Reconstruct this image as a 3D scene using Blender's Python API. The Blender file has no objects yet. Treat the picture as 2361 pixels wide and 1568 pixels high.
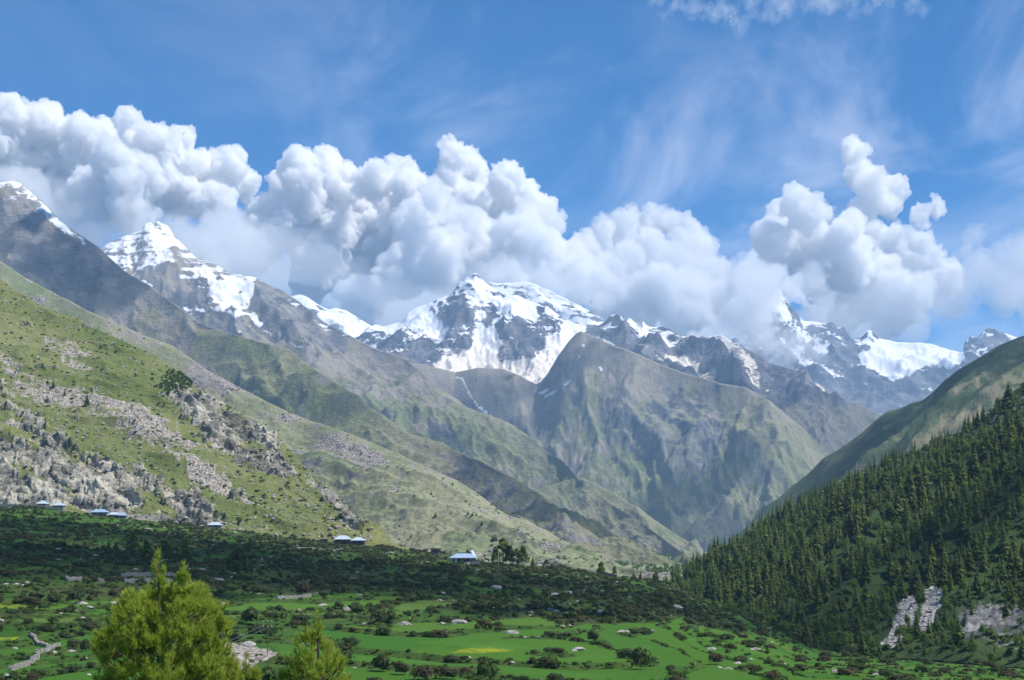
import bpy, bmesh, math, random, time
import numpy as np
from math import radians, pi
from mathutils import Vector, Matrix
T0 = time.time()
sc = bpy.context.scene
C = sc.collection
# ------------------------------------------------------------------ camera
F = 1487.0                                   # focal length in pixels of a 1024 wide picture
HY = 542.0                                   # eye level row
cam = bpy.data.objects.new('camera', bpy.data.cameras.new('camera')); C.objects.link(cam)
cam.data.sensor_width = 36; cam.data.lens = F / 1024 * 36
cam.rotation_euler = (pi / 2, 0, 0); cam.data.shift_y = (HY - 340) / 1024
cam.data.clip_start = .5; cam.data.clip_end = 120000
sc.camera = cam
# ------------------------------------------------------------------ sun, sky, exposure
SUN_EL, SUN_AZ = radians(57), radians(104)
SUN = np.array([math.cos(SUN_EL) * math.sin(SUN_AZ), math.cos(SUN_EL) * math.cos(SUN_AZ), math.sin(SUN_EL)])
sc.view_settings.view_transform = 'Standard'; sc.view_settings.look = 'None'
sc.view_settings.exposure = 0.5; sc.view_settings.gamma = 1
HAZE = 4.6e-5
sun = bpy.data.objects.new('sun', bpy.data.lights.new('sun', 'SUN')); C.objects.link(sun)
sun.data.energy = 4.9; sun.data.angle = radians(.5); sun.data.color = (1, .95, .87)
sun.rotation_euler = Vector(SUN).to_track_quat('Z', 'Y').to_euler()
sc.cycles.volume_bounces = 14; sc.cycles.max_bounces = 16; sc.cycles.diffuse_bounces = 3
sc.cycles.transparent_max_bounces = 48; sc.cycles.use_denoising = True


class G:                                     # small node graph helper
    def __init__(s, tree): s.t = tree; s.n = tree.nodes; s.l = tree.links
    def put(s, sock, v):
        if v is None: return
        if isinstance(v, bpy.types.NodeSocket): s.l.new(v, sock)
        elif isinstance(v, (tuple, list)) and len(v) == 3 and sock.type == 'RGBA': sock.default_value = (*v, 1)
        else: sock.default_value = v
    def math(s, op, a, b=None, c=None, clamp=False):
        n = s.n.new('ShaderNodeMath'); n.operation = op; n.use_clamp = clamp
        for i, v in enumerate((a, b, c)): s.put(n.inputs[i], v)
        return n.outputs[0]
    def mix(s, f, a, b, mode='MIX'):
        n = s.n.new('ShaderNodeMix'); n.data_type = 'RGBA'; n.blend_type = mode
        s.put(n.inputs[0], f); s.put(n.inputs[6], a); s.put(n.inputs[7], b)
        return n.outputs[2]
    def noise(s, vec, scale, detail=5, rough=.6, dist=0, out=0):
        n = s.n.new('ShaderNodeTexNoise'); s.put(n.inputs['Vector'], vec)
        n.inputs['Scale'].default_value = scale; n.inputs['Detail'].default_value = detail
        n.inputs['Roughness'].default_value = rough; n.inputs['Distortion'].default_value = dist
        return n.outputs[out]
    def ramp(s, f, a, b, lo=0., hi=1.):
        n = s.n.new('ShaderNodeMapRange'); n.interpolation_type = 'SMOOTHSTEP'
        s.put(n.inputs[0], f); s.put(n.inputs[1], a); s.put(n.inputs[2], b); s.put(n.inputs[3], lo); s.put(n.inputs[4], hi)
        return n.outputs[0]
    def attr(s, name, kind='GEOMETRY', out='Fac'):
        n = s.n.new('ShaderNodeAttribute'); n.attribute_name = name; n.attribute_type = kind
        return n.outputs[out]
    def pos(s): return s.n.new('ShaderNodeNewGeometry').outputs['Position']
    def mapping(s, v, scale=(1, 1, 1), rot=(0, 0, 0), loc=(0, 0, 0)):
        n = s.n.new('ShaderNodeMapping'); s.put(n.inputs[0], v)
        n.inputs[1].default_value = loc; n.inputs[2].default_value = rot; n.inputs[3].default_value = scale
        return n.outputs[0]


w = bpy.data.worlds.new('World'); sc.world = w; w.use_nodes = True
g = G(w.node_tree); bg = g.n['Background']
sky = g.n.new('ShaderNodeTexSky'); sky.sky_type = 'NISHITA'; sky.sun_disc = False
sky.sun_elevation = SUN_EL; sky.sun_rotation = SUN_AZ; sky.altitude = 3400
sky.air_density = 1.0; sky.dust_density = .2; sky.ozone_density = 4
hs = g.n.new('ShaderNodeHueSaturation'); hs.inputs['Saturation'].default_value = 1.7; hs.inputs['Value'].default_value = 1.0
g.put(hs.inputs['Color'], sky.outputs[0])
tc = g.n.new('ShaderNodeTexCoord').outputs['Generated']
sx = g.n.new('ShaderNodeSeparateXYZ'); g.put(sx.inputs[0], tc)
# high cirrus: the view direction meets a layer overhead, streaks stretched one way
zc = g.math('MAXIMUM', sx.outputs[2], .02)
cv = g.n.new('ShaderNodeCombineXYZ')
g.put(cv.inputs[0], g.math('DIVIDE', sx.outputs[0], g.math('ADD', zc, .12)))
g.put(cv.inputs[1], g.math('DIVIDE', sx.outputs[1], g.math('ADD', zc, .12)))
streak = g.noise(g.mapping(cv.outputs[0], (1.5, .7, 1), (0, 0, radians(48)), (.3, .1, 0)), 1.6, 7, .6, .6)
patch = g.noise(g.mapping(cv.outputs[0], (.55, .4, 1), (0, 0, 0), (1.75, .4, 0)), 1.0, 2, .5)
cir = g.math('MULTIPLY', g.ramp(streak, .42, .72), g.ramp(patch, .37, .6))
cir = g.math('MULTIPLY', cir, g.ramp(sx.outputs[2], .02, .1))
col = g.mix(g.math('MULTIPLY', cir, .5), hs.outputs[0], (7.0, 7.4, 8.8))
g.put(bg.inputs[0], col); bg.inputs[1].default_value = .1


# ------------------------------------------------------------------ picture rows and columns to places
def K(v): return np.asarray(v, float) * .43371            # measured on a 2361 wide view of the photograph
def W(px, py, d): return np.array([(px - 512) / F * d, d, (HY - py) / F * d])


def hsh(ix, iy, seed):
    h = (ix.astype(np.int64) * 374761393 + iy.astype(np.int64) * 668265263 + seed * 2147483647) & 0xffffffff
    h = ((h ^ (h >> 13)) * 1274126177) & 0xffffffff
    return (h ^ (h >> 16)) & 0xffff


def perlin(x, y, seed=0):
    x = np.asarray(x, float); y = np.asarray(y, float)
    ix = np.floor(x); iy = np.floor(y); fx = x - ix; fy = y - iy
    u = fx * fx * fx * (fx * (fx * 6 - 15) + 10); v = fy * fy * fy * (fy * (fy * 6 - 15) + 10)
    r = 0
    for dx in (0, 1):
        for dy in (0, 1):
            a = hsh(ix + dx, iy + dy, seed) * (2 * pi / 65536)
            r = r + (np.cos(a) * (fx - dx) + np.sin(a) * (fy - dy)) * (u if dx else 1 - u) * (v if dy else 1 - v)
    return r * 1.5


def fbm(x, y, o=5, seed=0, gain=.5, lac=2.03):
    a, r, n = 1., 0., 0.
    for i in range(o):
        r = r + a * perlin(x, y, seed + i * 7); n += a; a *= gain; x = x * lac + 5.3; y = y * lac + 9.1
    return r / n


def ridged(x, y, o=5, seed=0, gain=.5, lac=2.07):
    a, r, n, wgt = 1., 0., 0., 1.
    for i in range(o):
        s = (1 - np.abs(perlin(x, y, seed + i * 11)) * 1.5) ; s = np.clip(s, 0, 1) ** 2
        r = r + a * s * wgt; n += a; wgt = np.clip(s * 1.6, .25, 1); a *= gain; x = x * lac + 3.7; y = y * lac + 1.9
    return r / n                                            # about 0..1, 1 = crest


def sstep(x, a, b):
    t = np.clip((x - a) / (b - a), 0, 1); return t * t * (3 - 2 * t)


def set_attr(me, name, arr):
    at = me.attributes.new(name, 'FLOAT', 'POINT'); at.data.foreach_set('value', np.ascontiguousarray(arr, dtype=np.float32).ravel())


def mesh_np(name, V, Fa, smooth=True):
    me = bpy.data.meshes.new(name); V = np.asarray(V, np.float32); Fa = np.asarray(Fa, np.int32)
    me.vertices.add(len(V)); me.vertices.foreach_set('co', V.ravel())
    k = Fa.shape[1]; me.loops.add(Fa.size); me.loops.foreach_set('vertex_index', Fa.ravel())
    me.polygons.add(len(Fa)); me.polygons.foreach_set('loop_start', np.arange(0, Fa.size, k, dtype=np.int32))
    me.polygons.foreach_set('use_smooth', np.full(len(Fa), smooth)); me.update(calc_edges=True)
    return me


def link(name, me, mat=None, parent=None, loc=None):
    o = bpy.data.objects.new(name, me); C.objects.link(o)
    if mat is not None:
        for m in (mat if isinstance(mat, (list, tuple)) else [mat]): me.materials.append(m)
    if parent is not None: o.parent = parent
    if loc is not None: o.location = loc
    return o


def tag(o, label=None, cat=None, group=None, kind=None):
    if label: o['label'] = label
    if cat: o['category'] = cat
    if group: o['group'] = group
    if kind: o['kind'] = kind
    return o


def empty(name, loc, rz=0, s=1):
    o = bpy.data.objects.new(name, None); C.objects.link(o); o.location = loc; o.rotation_euler = (0, 0, rz); o.scale = (s,) * 3 if np.isscalar(s) else s
    o.empty_display_size = .5
    return o


def columns(x0, x1, step):
    """columns of a sheet: close together where the picture looks, wide apart outside it"""
    a, b = max(x0, -10), min(x1, 1034); mid = np.linspace(a, b, int((b - a) / step) + 1)
    lo = np.linspace(x0, a, int((a - x0) / 5) + 2)[:-1] if x0 < a else np.zeros(0); hi = np.linspace(b, x1, int((x1 - b) / 5) + 2)[1:] if x1 > b else np.zeros(0)
    return np.concatenate([lo, mid, hi])


class Sheet:
    """a stretch of terrain between a foot line and a crest line, as real heights over the ground plan"""
    def __init__(s, crest, foot, x0, x1, nx, nt, prof=1.15, back=(8, 1500, .7)):
        c = np.array(crest, float); f = np.array(foot, float)
        s.px = columns(x0, x1, nx)
        cpx, fpx = K(c[:, 0]), K(f[:, 0])
        cy, cd = np.interp(s.px, cpx, K(c[:, 1])), np.interp(s.px, cpx, c[:, 2])
        fy, fd = np.interp(s.px, fpx, K(f[:, 1])), np.interp(s.px, fpx, f[:, 2])
        s.zc = (HY - cy) / F * cd; s.zf = (HY - fy) / F * fd
        t = np.linspace(0, 1, nt); tb = np.linspace(0, 1, back[0] + 1)[1:]
        d = fd[None] + (cd - fd)[None] * t[:, None]
        # only the crest keeps its sharp points; lower down the face follows the broad shape
        def pad(v, wpx):
            u = np.arange(s.px[0], s.px[-1] + 1); vv = np.interp(u, s.px, v); kw = int(wpx); ker = np.hanning(kw * 2 + 3)[1:-1]; ker /= ker.sum()
            return np.interp(s.px, u, np.convolve(np.pad(vv, kw, mode='reflect', reflect_type='odd'), ker, 'valid'))
        b1, b2 = sstep(t, .62, .93)[:, None], sstep(t, .93, 1.0)[:, None]
        zs = (pad(s.zc, 110)[None] * (1 - b1) + pad(s.zc, 16)[None] * b1) * (1 - b2) + s.zc[None] * b2
        ds = (pad(cd, 110)[None] * (1 - b1) + pad(cd, 16)[None] * b1) * (1 - b2) + cd[None] * b2
        d = fd[None] + (ds - fd[None]) * t[:, None]
        z = s.zf[None] + (zs - s.zf[None]) * (t ** prof)[:, None]
        db = cd[None] + back[1] * (tb ** 1.6)[:, None]; zb = s.zc[None] - (db - cd[None]) * back[2]
        s.Y = np.concatenate([d, db]); s.Z = np.concatenate([z, zb]); s.T = np.concatenate([t, 1 + tb])[:, None] * np.ones((1, len(s.px)))
        s.X = (s.px[None] - 512) / F * s.Y; s.nt = nt
        s.PX = s.px[None] * np.ones_like(s.Y)
    def slope(s):
        P = np.stack([s.X, s.Y, s.Z], -1)
        di = np.gradient(P, axis=0); dj = np.gradient(P, axis=1)
        n = np.cross(dj, di); n /= np.linalg.norm(n, axis=-1, keepdims=True) + 1e-9
        s.N = n; return n[..., 2]
    def build(s, name, mat, attrs):
        nr, nc = s.X.shape
        V = np.stack([s.X, s.Y, s.Z], -1).reshape(-1, 3)
        i = (np.arange(nr - 1)[:, None] * nc + np.arange(nc - 1)[None]).ravel()
        Fa = np.stack([i, i + 1, i + nc + 1, i + nc], -1)
        me = mesh_np(name, V, Fa)
        for k, v in attrs.items(): set_attr(me, k, v)
        o = link(name, me, mat); o['kind'] = 'structure'
        s.me = me; return o
    def rows(s): return HY - F * s.Z / s.Y
    def hit(s, px, py):
        """the nearest place on the sheet that shows at column px, row py"""
        j0 = int(np.clip(np.searchsorted(s.px, px) - 1, 0, len(s.px) - 2)); a = min(max((px - s.px[j0]) / (s.px[j0 + 1] - s.px[j0]), 0), 1)
        Y = s.Y[:, j0] * (1 - a) + s.Y[:, j0 + 1] * a; Z = s.Z[:, j0] * (1 - a) + s.Z[:, j0 + 1] * a
        r = HY - F * Z / Y
        b = np.nonzero(r <= py)[0]
        k = int(b[0]) if len(b) else int(np.argmin(r))
        y, z = Y[k], Z[k]
        if len(b) and 0 < k:
            u = (r[k - 1] - py) / max(r[k - 1] - r[k], 1e-6); u = min(max(u, 0), 1)
            y = Y[k - 1] * (1 - u) + Y[k] * u; z = Z[k - 1] * (1 - u) + Z[k] * u
        return np.array([(px - 512) / F * y, y, z])
    def at(s, Dx, Dy): return s.hit(Dx * .43371, Dy * .43371)
    def ground(s, x, y):
        px = x / y * F + 512
        j0 = int(np.clip(np.searchsorted(s.px, px) - 1, 0, len(s.px) - 2)); a = min(max((px - s.px[j0]) / (s.px[j0 + 1] - s.px[j0]), 0), 1)
        zz = [np.interp(y, s.Y[:, jj], s.Z[:, jj]) for jj in (j0, j0 + 1)]
        return zz[0] * (1 - a) + zz[1] * a


def rowpoly(S, pts, soft=4):
    """mask of the stretch of ground whose outline is given as seen in the photograph; soft edge in columns"""
    P = K(pts); px, py = S.PX, S.rows()
    if not hasattr(S, 'wx'):
        S.wx = fbm(px / 9, py / 9, 4, 71, .6); S.wy = fbm(px / 9, py / 9, 4, 73, .6)
    wr = min(8., soft * 1.6); px = px + S.wx * wr; py = py + S.wy * wr
    ins = np.zeros(px.shape, bool); dist = np.full(px.shape, 1e9)
    for (x0, y0), (x1, y1) in zip(P, np.roll(P, -1, 0)):
        c = ((y0 > py) != (y1 > py)) & (px < (x1 - x0) * (py - y0) / ((y1 - y0) + 1e-12) + x0); ins ^= c
        t = np.clip(((px - x0) * (x1 - x0) + (py - y0) * (y1 - y0)) / ((x1 - x0) ** 2 + (y1 - y0) ** 2 + 1e-9), 0, 1)
        dist = np.minimum(dist, np.hypot(px - x0 - t * (x1 - x0), py - y0 - t * (y1 - y0)))
    sd = np.where(ins, dist, -dist)
    return sstep(sd, -soft, soft)


# ------------------------------------------------------------------ materials of the land
def land_mat(name, grassA, grassB, rock, rock2, scree, dirt=(.2, .16, .12), ms=60., rs=8., snow=True, bump=.5, sw=.3):
    m = bpy.data.materials.new(name); m.use_nodes = True; g = G(m.node_tree); b = g.n['Principled BSDF']
    p = g.pos()
    big = g.noise(p, 1 / (ms * 6), 4, .55); mid = g.noise(p, 1 / ms, 5, .65); fine = g.noise(p, 1 / rs, 6, .7)
    vor = g.n.new('ShaderNodeTexVoronoi'); vor.feature = 'F1'; vn = g.n.new('ShaderNodeVectorMath'); vn.operation = 'MULTIPLY_ADD'; g.put(vn.inputs[0], g.noise(p, 1 / (rs * .8), 3, .6, out=1)); vn.inputs[1].default_value = (rs * .8,) * 3; g.put(vn.inputs[2], p); g.put(vor.inputs['Vector'], g.mapping(vn.outputs[0], (1, 1, 1.6))); vor.inputs['Scale'].default_value = 1 / (rs * .45)
    c = g.mix(g.ramp(g.math('ADD', g.math('MULTIPLY', big, .6), g.math('MULTIPLY', mid, .4)), .38, .62), grassA, grassB)
    c = g.mix(g.math('MULTIPLY', g.ramp(fine, .48, .68), .75), c, tuple(v * .5 for v in grassA))
    def brk(att, k, n): return g.ramp(g.math('ADD', g.attr(att), g.math('MULTIPLY', g.math('SUBTRACT', n, .5), k)), .40, .60)
    c = g.mix(brk('dirt', 1.1, mid), c, g.mix(fine, tuple(v * .7 for v in dirt), tuple(v * 1.25 for v in dirt)))
    sc_ = g.mix(g.ramp(vor.outputs['Distance'], .1, .75), tuple(v * 1.3 for v in scree), tuple(v * .35 for v in scree))
    c = g.mix(brk('scree', 1.3, fine), c, sc_)
    strat = g.noise(g.mapping(p, (1, 1, 5), (0, .25, 0)), 1 / (rs * 2.5), 6, .7)
    rc = g.mix(g.ramp(g.math('ADD', g.math('MULTIPLY', strat, sw), g.math('MULTIPLY', mid, 1 - sw)), .40, .61), rock2, rock)
    rc = g.mix(g.ramp(fine, .55, .8, 0, .5), rc, tuple(v * .6 for v in rock2))
    c = g.mix(brk('rock', 1.5, fine), c, rc)
    h = g.math('ADD', g.math('MULTIPLY', fine, 1.), g.math('MULTIPLY', strat, sw * 1.2))
    if snow:
        sfac = brk('snow', 1.5, g.math('ADD', g.math('MULTIPLY', fine, .5), g.math('MULTIPLY', strat, .5)))
        c = g.mix(sfac, c, g.mix(g.attr('dirtysnow'), (.78, .80, .84), (.66, .60, .52)))
        h = g.math('MULTIPLY', h, g.math('SUBTRACT', 1.2, sfac))
    g.put(b.inputs['Base Color'], c); b.inputs['Roughness'].default_value = .95; b.inputs['Specular IOR Level'].default_value = .1
    bp = g.n.new('ShaderNodeBump'); bp.inputs['Strength'].default_value = bump; bp.inputs['Distance'].default_value = rs * .5
    g.put(bp.inputs['Height'], h); g.put(b.inputs['Normal'], bp.outputs[0])
    return m


GREY_R, GREY_R2 = (.26, .245, .235), (.10, .10, .11)
M_far = land_mat('far_rock_and_snow', (.13, .125, .085), (.17, .15, .115), (.19, .185, .19), (.045, .05, .068), (.2, .19, .18), ms=200, rs=24, bump=.8)
M_mid = land_mat('grassy_mountain_side', (.165, .19, .09), (.25, .235, .15), (.27, .255, .235), (.105, .115, .13), (.3, .27, .25), (.27, .24, .195), ms=130, rs=13, bump=1.)
M_slope = land_mat('pale_grass_slope', (.175, .21, .105), (.26, .255, .165), (.36, .33, .3), (.12, .12, .12), (.34, .31, .29), (.26, .22, .17), ms=70, rs=7, snow=False)
M_near = land_mat('rocky_hillside', (.105, .145, .038), (.2, .205, .085), (.47, .445, .37), (.11, .11, .095), (.44, .40, .35), (.24, .2, .13), ms=26, rs=3.4, snow=False, bump=1.)
M_right = land_mat('dark_green_hillside', (.05, .085, .04), (.11, .13, .065), (.25, .23, .21), (.08, .08, .08), (.3, .27, .25), (.2, .19, .12), ms=60, rs=9, snow=False)
M_forest = land_mat('forest_floor', (.03, .06, .02), (.06, .1, .03), (.3, .29, .28), (.07, .07, .075), (.44, .43, .41), ms=25, rs=2.6, snow=False, bump=.9)

# ------------------------------------------------------------------ the mountains
def relief(S, amp, w, ang, stretch=3.5, seed=0, oct=6, jag=.25, fine=.0, warp=.5):
    """ridges and gullies running down the fall line (ang = its direction over the plan)"""
    ca, sa = math.cos(ang), math.sin(ang)
    q = S.X * ca + S.Y * sa; p = -S.X * sa + S.Y * ca
    wx = fbm(S.X / (w * 2), S.Y / (w * 2), 3, seed + 50) * w * warp
    r = ridged((p + wx) / w, (q + wx) / (w * stretch), oct, seed)
    r2 = fbm(S.X / (w * .35), S.Y / (w * .35), 5, seed + 90, .6)
    wt = np.where(S.T <= 1, jag + (1 - jag) * np.sin(np.clip(S.T, 0, 1) * pi) ** .6, jag)
    S.gl = r
    S.Z += (amp * (r - .45) + amp * fine * r2) * wt
    return r


# far right snow range
def snow_peaks():
    S = Sheet([(1500, 800, 14500), (1640, 800, 14500), (1700, 780, 14500), (1740, 740, 14500), (1765, 700, 14500), (1785, 668, 14500), (1800, 662, 14500), (1815, 690, 14500), (1832, 712, 14500), (1852, 738, 14500), (1880, 742, 14500), (1905, 748, 14500), (1918, 741, 14500), (1932, 757, 14500), (1945, 752, 14500), (1962, 778, 14500), (1985, 772, 14500), (2000, 760, 14400), (2010, 761, 14400), (2028, 778, 14400), (2070, 786, 14300), (2110, 788, 14200), (2150, 794, 14100), (2200, 810, 14000), (2219, 815, 14000), (2226, 785, 14000), (2238, 779, 14000), (2254, 783, 14000), (2266, 765, 14000), (2276, 756, 14000), (2292, 754, 14000), (2304, 762, 14000), (2330, 769, 14000), (2350, 777, 14000), (2420, 790, 14000), (2600, 800, 14000)],
              [(1400, 1000, 12000), (1900, 1000, 12000), (2100, 1010, 11800), (2600, 1000, 11800)], 640, 1090, 1.3, 110, 1.25)
    r = relief(S, 330, 900, radians(-70), 2.2, 11, 7, .12, .45, .4)
    nz = S.slope(); st = fbm(S.X / 260, S.Z / 60 + S.X / 300, 4, 5)
    n2 = fbm(S.X / 150, S.Y / 150, 5, 77, .65)
    crag = ridged(S.X / 330 + S.Z / 500, S.Y / 600, 5, 31)
    z0 = 1100.
    snow = .25 + (S.Z - z0 - 250) / 1900 - np.clip(.74 - nz, -.2, .5) * 1.7 + n2 * 1.15 + st * .45 - (crag - .4) * .9
    field = rowpoly(S, [(2030, 780), (2150, 790), (2225, 812), (2225, 850), (2140, 840), (2060, 880), (1980, 830)], 7)
    snow = np.maximum(snow, field * 1.3)
    towers = rowpoly(S, [(2222, 770), (2300, 740), (2345, 790), (2240, 870), (2200, 850)], 3); snow -= towers * .25
    snow -= rowpoly(S, [(1880, 730), (1990, 755), (1960, 850), (1870, 830), (1850, 760)], 6) * .3
    snow -= rowpoly(S, [(1850, 900), (2200, 850), (2200, 1000), (1900, 1000)], 30) * .33
    S.build('mountain', M_far, dict(rock=np.full(S.X.shape, .9), snow=np.clip(snow, 0, 1.4), dirtysnow=sstep(S.Z, 1400, 700) * .5, scree=S.X * 0, dirt=S.X * 0))
    # snowfield seen through the gap on the left
    S = Sheet([(560, 700, 13000), (640, 690, 13000), (690, 681, 13000), (710, 687, 13000), (735, 702, 13000), (757, 712, 13000), (772, 708, 13000), (800, 714, 13000), (830, 733, 12900), (862, 753, 12800), (905, 790, 12600), (1000, 830, 12500)],
              [(500, 900, 11500), (1000, 900, 11500)], 250, 430, 1.4, 60, 1.1)
    relief(S, 180, 700, radians(-60), 2.5, 4, 6, .12, .4)
    nz = S.slope()
    snow = .8 - np.clip(.8 - nz, -.1, .5) * 1.2 + fbm(S.X / 160, S.Y / 160, 4, 8) * .8
    S.build('mountain', M_far, dict(rock=np.full(S.X.shape, .9), snow=snow, dirtysnow=S.X * 0, scree=S.X * 0, dirt=S.X * 0))
    # the peak standing in cloud behind the central summit
    S = Sheet([(1060, 740, 12300), (1100, 690, 12300), (1120, 662, 12300), (1130, 648, 12300), (1142, 652, 12300), (1175, 652, 12300), (1210, 650, 12300), (1250, 660, 12300), (1290, 680, 12200), (1330, 700, 12100), (1360, 715, 12000), (1395, 738, 11900), (1440, 770, 11700), (1500, 810, 11500)],
              [(1000, 850, 11200), (1500, 850, 11200)], 455, 650, 1.3, 70, 1.2)
    relief(S, 200, 620, radians(-50), 2.5, 21, 6, .1, .4)
    nz = S.slope(); st = fbm(S.X / 320, S.Z / 45 + S.X / 400, 4, 15)
    snow = .74 - np.clip(.78 - nz, -.1, .5) * 1.2 + st * .85 + fbm(S.X / 120, S.Y / 120, 4, 6) * .4
    snow -= rowpoly(S, [(1345, 755), (1400, 760), (1440, 800), (1420, 810), (1330, 770)], 3) * .8
    S.build('mountain', M_far, dict(rock=np.full(S.X.shape, .9), snow=snow, dirtysnow=S.X * 0, scree=S.X * 0, dirt=S.X * 0))
    # central summit
    cr = [(780, 800, 10800), (830, 775, 10800), (850, 757, 10800), (866, 748, 10800), (885, 752, 10800), (905, 745, 10800), (928, 741, 10800), (940, 720, 10800), (960, 708, 10800), (1000, 697, 10800), (1030, 682, 10800), (1045, 672, 10750), (1058, 652, 10700), (1072, 641, 10700), (1085, 636, 10700), (1092, 630, 10700), (1099, 629, 10700), (1106, 637, 10700), (1118, 650, 10700), (1140, 668, 10600), (1165, 682, 10500), (1190, 680, 10500), (1210, 688, 10500), (1240, 700, 10400), (1280, 722, 10300), (1330, 745, 10200), (1380, 752, 10200), (1410, 735, 10200), (1425, 727, 10200), (1440, 740, 10200), (1452, 732, 10200), (1466, 745, 10200), (1482, 739, 10100), (1495, 752, 10100), (1530, 758, 10100), (1560, 772, 10000), (1600, 780, 9900), (1640, 774, 9800), (1662, 770, 9700), (1682, 783, 9600), (1705, 796, 9500), (1740, 815, 9400), (1770, 835, 9300), (1800, 850, 9300), (1840, 862, 9200), (1880, 880, 9200), (1950, 915, 9100), (2035, 960, 9000), (2200, 1040, 9000)]
    S = Sheet(cr, [(700, 900, 9000), (900, 895, 9000), (1300, 905, 8900), (1600, 900, 8300), (1800, 990, 7800), (1950, 1080, 7400), (2200, 1120, 7400)], 330, 920, 1.15, 190, 1.25)
    r = relief(S, 300, 780, radians(-78), 2.6, 3, 7, .1, .35, .45)
    nz = S.slope(); n2 = fbm(S.X / 120, S.Y / 120, 5, 17, .62); st = fbm(S.X / 400, S.Z / 32 + S.X / 500, 4, 25)
    wd = sstep(S.PX, K(1500), K(1700))
    base_alt = 820 + wd * 60
    snow = .34 + (S.Z - base_alt - 520) / 1300 - np.clip(.76 - nz, -.2, .5) * 1.5 + n2 * 1.05 + st * .6
    tong = sstep(.62 - r, .0, .3)
    snow = np.maximum(snow, tong * .95 + np.minimum((S.Z - base_alt - 250) / 700, .1) + n2 * .55 - .22)
    for poly, a in (([(1040, 690), (1075, 690), (1085, 730), (1060, 745), (1040, 730)], -.9), ([(1120, 735), (1160, 745), (1180, 760), (1130, 765), (1105, 740)], -.8), ([(1190, 745), (1230, 760), (1260, 800), (1200, 800), (1185, 770)], -.6),
                    ([(1060, 790), (1090, 770), (1100, 800), (1060, 850), (1030, 840)], -.5), ([(1150, 800), (1220, 790), (1270, 800), (1230, 830), (1140, 845)], -.5), ([(1360, 745), (1440, 780), (1430, 800), (1350, 765)], -.7), ([(960, 790), (1000, 780), (1010, 820), (960, 830)], -.5), ([(1570, 775), (1700, 790), (1720, 850), (1640, 850), (1570, 820)], -.3),
                    ([(1140, 690), (1215, 690), (1240, 730), (1170, 730)], .6), ([(1060, 655), (1110, 650), (1120, 700), (1080, 710)], .35), ([(1090, 790), (1140, 740), (1150, 780), (1110, 850), (1060, 850)], .75), ([(1100, 840), (1220, 830), (1310, 770), (1330, 775), (1260, 850), (1220, 880)], .6), ([(1000, 830), (1100, 820), (1120, 860), (1000, 850)], .6), ([(880, 810), (1000, 740), (1040, 740), (1010, 800), (900, 830)], .15), ([(1740, 800), (1860, 850), (1860, 900), (1760, 900)], -.8)):
        snow = snow + a * rowpoly(S, poly, 4)
    grass = sstep(S.Z + n2 * 150, 980, 700)
    snow -= grass * 1.2 * wd
    S.build('mountain', M_far, dict(rock=.95 - grass * .8 * wd, snow=np.clip(snow, 0, 1.3), dirtysnow=sstep(S.Z, base_alt + 750, base_alt + 250), scree=S.X * 0, dirt=np.full(S.X.shape, .3)))
    # the green pyramid below it
    cr = [(780, 860, 8600), (900, 842, 8600), (960, 836, 8600), (1010, 848, 8600), (1050, 858, 8600), (1100, 848, 8500), (1160, 850, 8450), (1195, 866, 8400), (1240, 888, 8300), (1262, 862, 8250), (1290, 815, 8200), (1312, 785, 8200), (1328, 768, 8200), (1338, 762, 8200), (1352, 768, 8200), (1375, 779, 8150), (1400, 790, 8100), (1440, 802, 8000), (1480, 820, 7950), (1520, 838, 7900), (1560, 852, 7800), (1600, 866, 7700), (1660, 882, 7500), (1715, 892, 7400), (1760, 915, 7300), (1800, 945, 7200), (1850, 985, 7100), (1900, 1040, 7000), (1960, 1080, 6900), (2100, 1150, 6800)]
    S = Sheet(cr, [(780, 1310, 6900), (1300, 1310, 6500), (1640, 1300, 6200), (2100, 1300, 5900)], 350, 900, 1.3, 190, 1.2)
    # bowl left of the pyramid: a hollow that drains to (1290,1085)
    bx = W(K(1290), K(1085), 7000)[0]
    hol = np.exp(-((S.X - bx - (S.Y - 7000) * -.45) / 420) ** 2) * sstep(S.Y, 6300, 7300) * sstep(S.T, 1.0, .8)
    S.Z -= hol * 240
    relief(S, 210, 1150, radians(-70), 1.8, 141, 4, .03, 0, .5); r = relief(S, 170, 420, radians(-80), 2.8, 42, 7, .06, .38, .4)
    nz = S.slope(); n2 = fbm(S.X / 170, S.Y / 170, 5, 57, .6); n3 = fbm(S.X / 60, S.Y / 60, 4, 3)
    rock = .02 + np.clip(.74 - nz, -.2, .4) * 1.3 + n2 * .6 + (S.Z - 400) / 4500
    for poly, a in (([(1380, 960), (1450, 900), (1480, 960), (1440, 1060), (1390, 1080)], .3), ([(1480, 920), (1620, 900), (1680, 960), (1640, 1100), (1560, 1120), (1490, 1040)], .45), ([(1700, 1000), (1760, 1010), (1790, 1080), (1760, 1110)], .2)):
        rock = rock + a * rowpoly(S, poly, 10)
    dirt = .36 + (S.Z - 520) / 1300 + n2 * .4 + hol * .3
    snow = np.zeros(S.X.shape)
    for poly in ([(1380, 845), (1388, 845), (1392, 853), (1386, 856)], [(1340, 790), (1352, 795), (1345, 802)], [(1240, 905), (1262, 896), (1266, 900), (1246, 910)], [(1252, 912), (1282, 898), (1286, 902), (1258, 916)], [(1300, 885), (1318, 872), (1320, 876), (1304, 889)], [(1330, 820), (1340, 818), (1336, 828)]):
        snow = np.maximum(snow, rowpoly(S, poly, 1.0))
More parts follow.
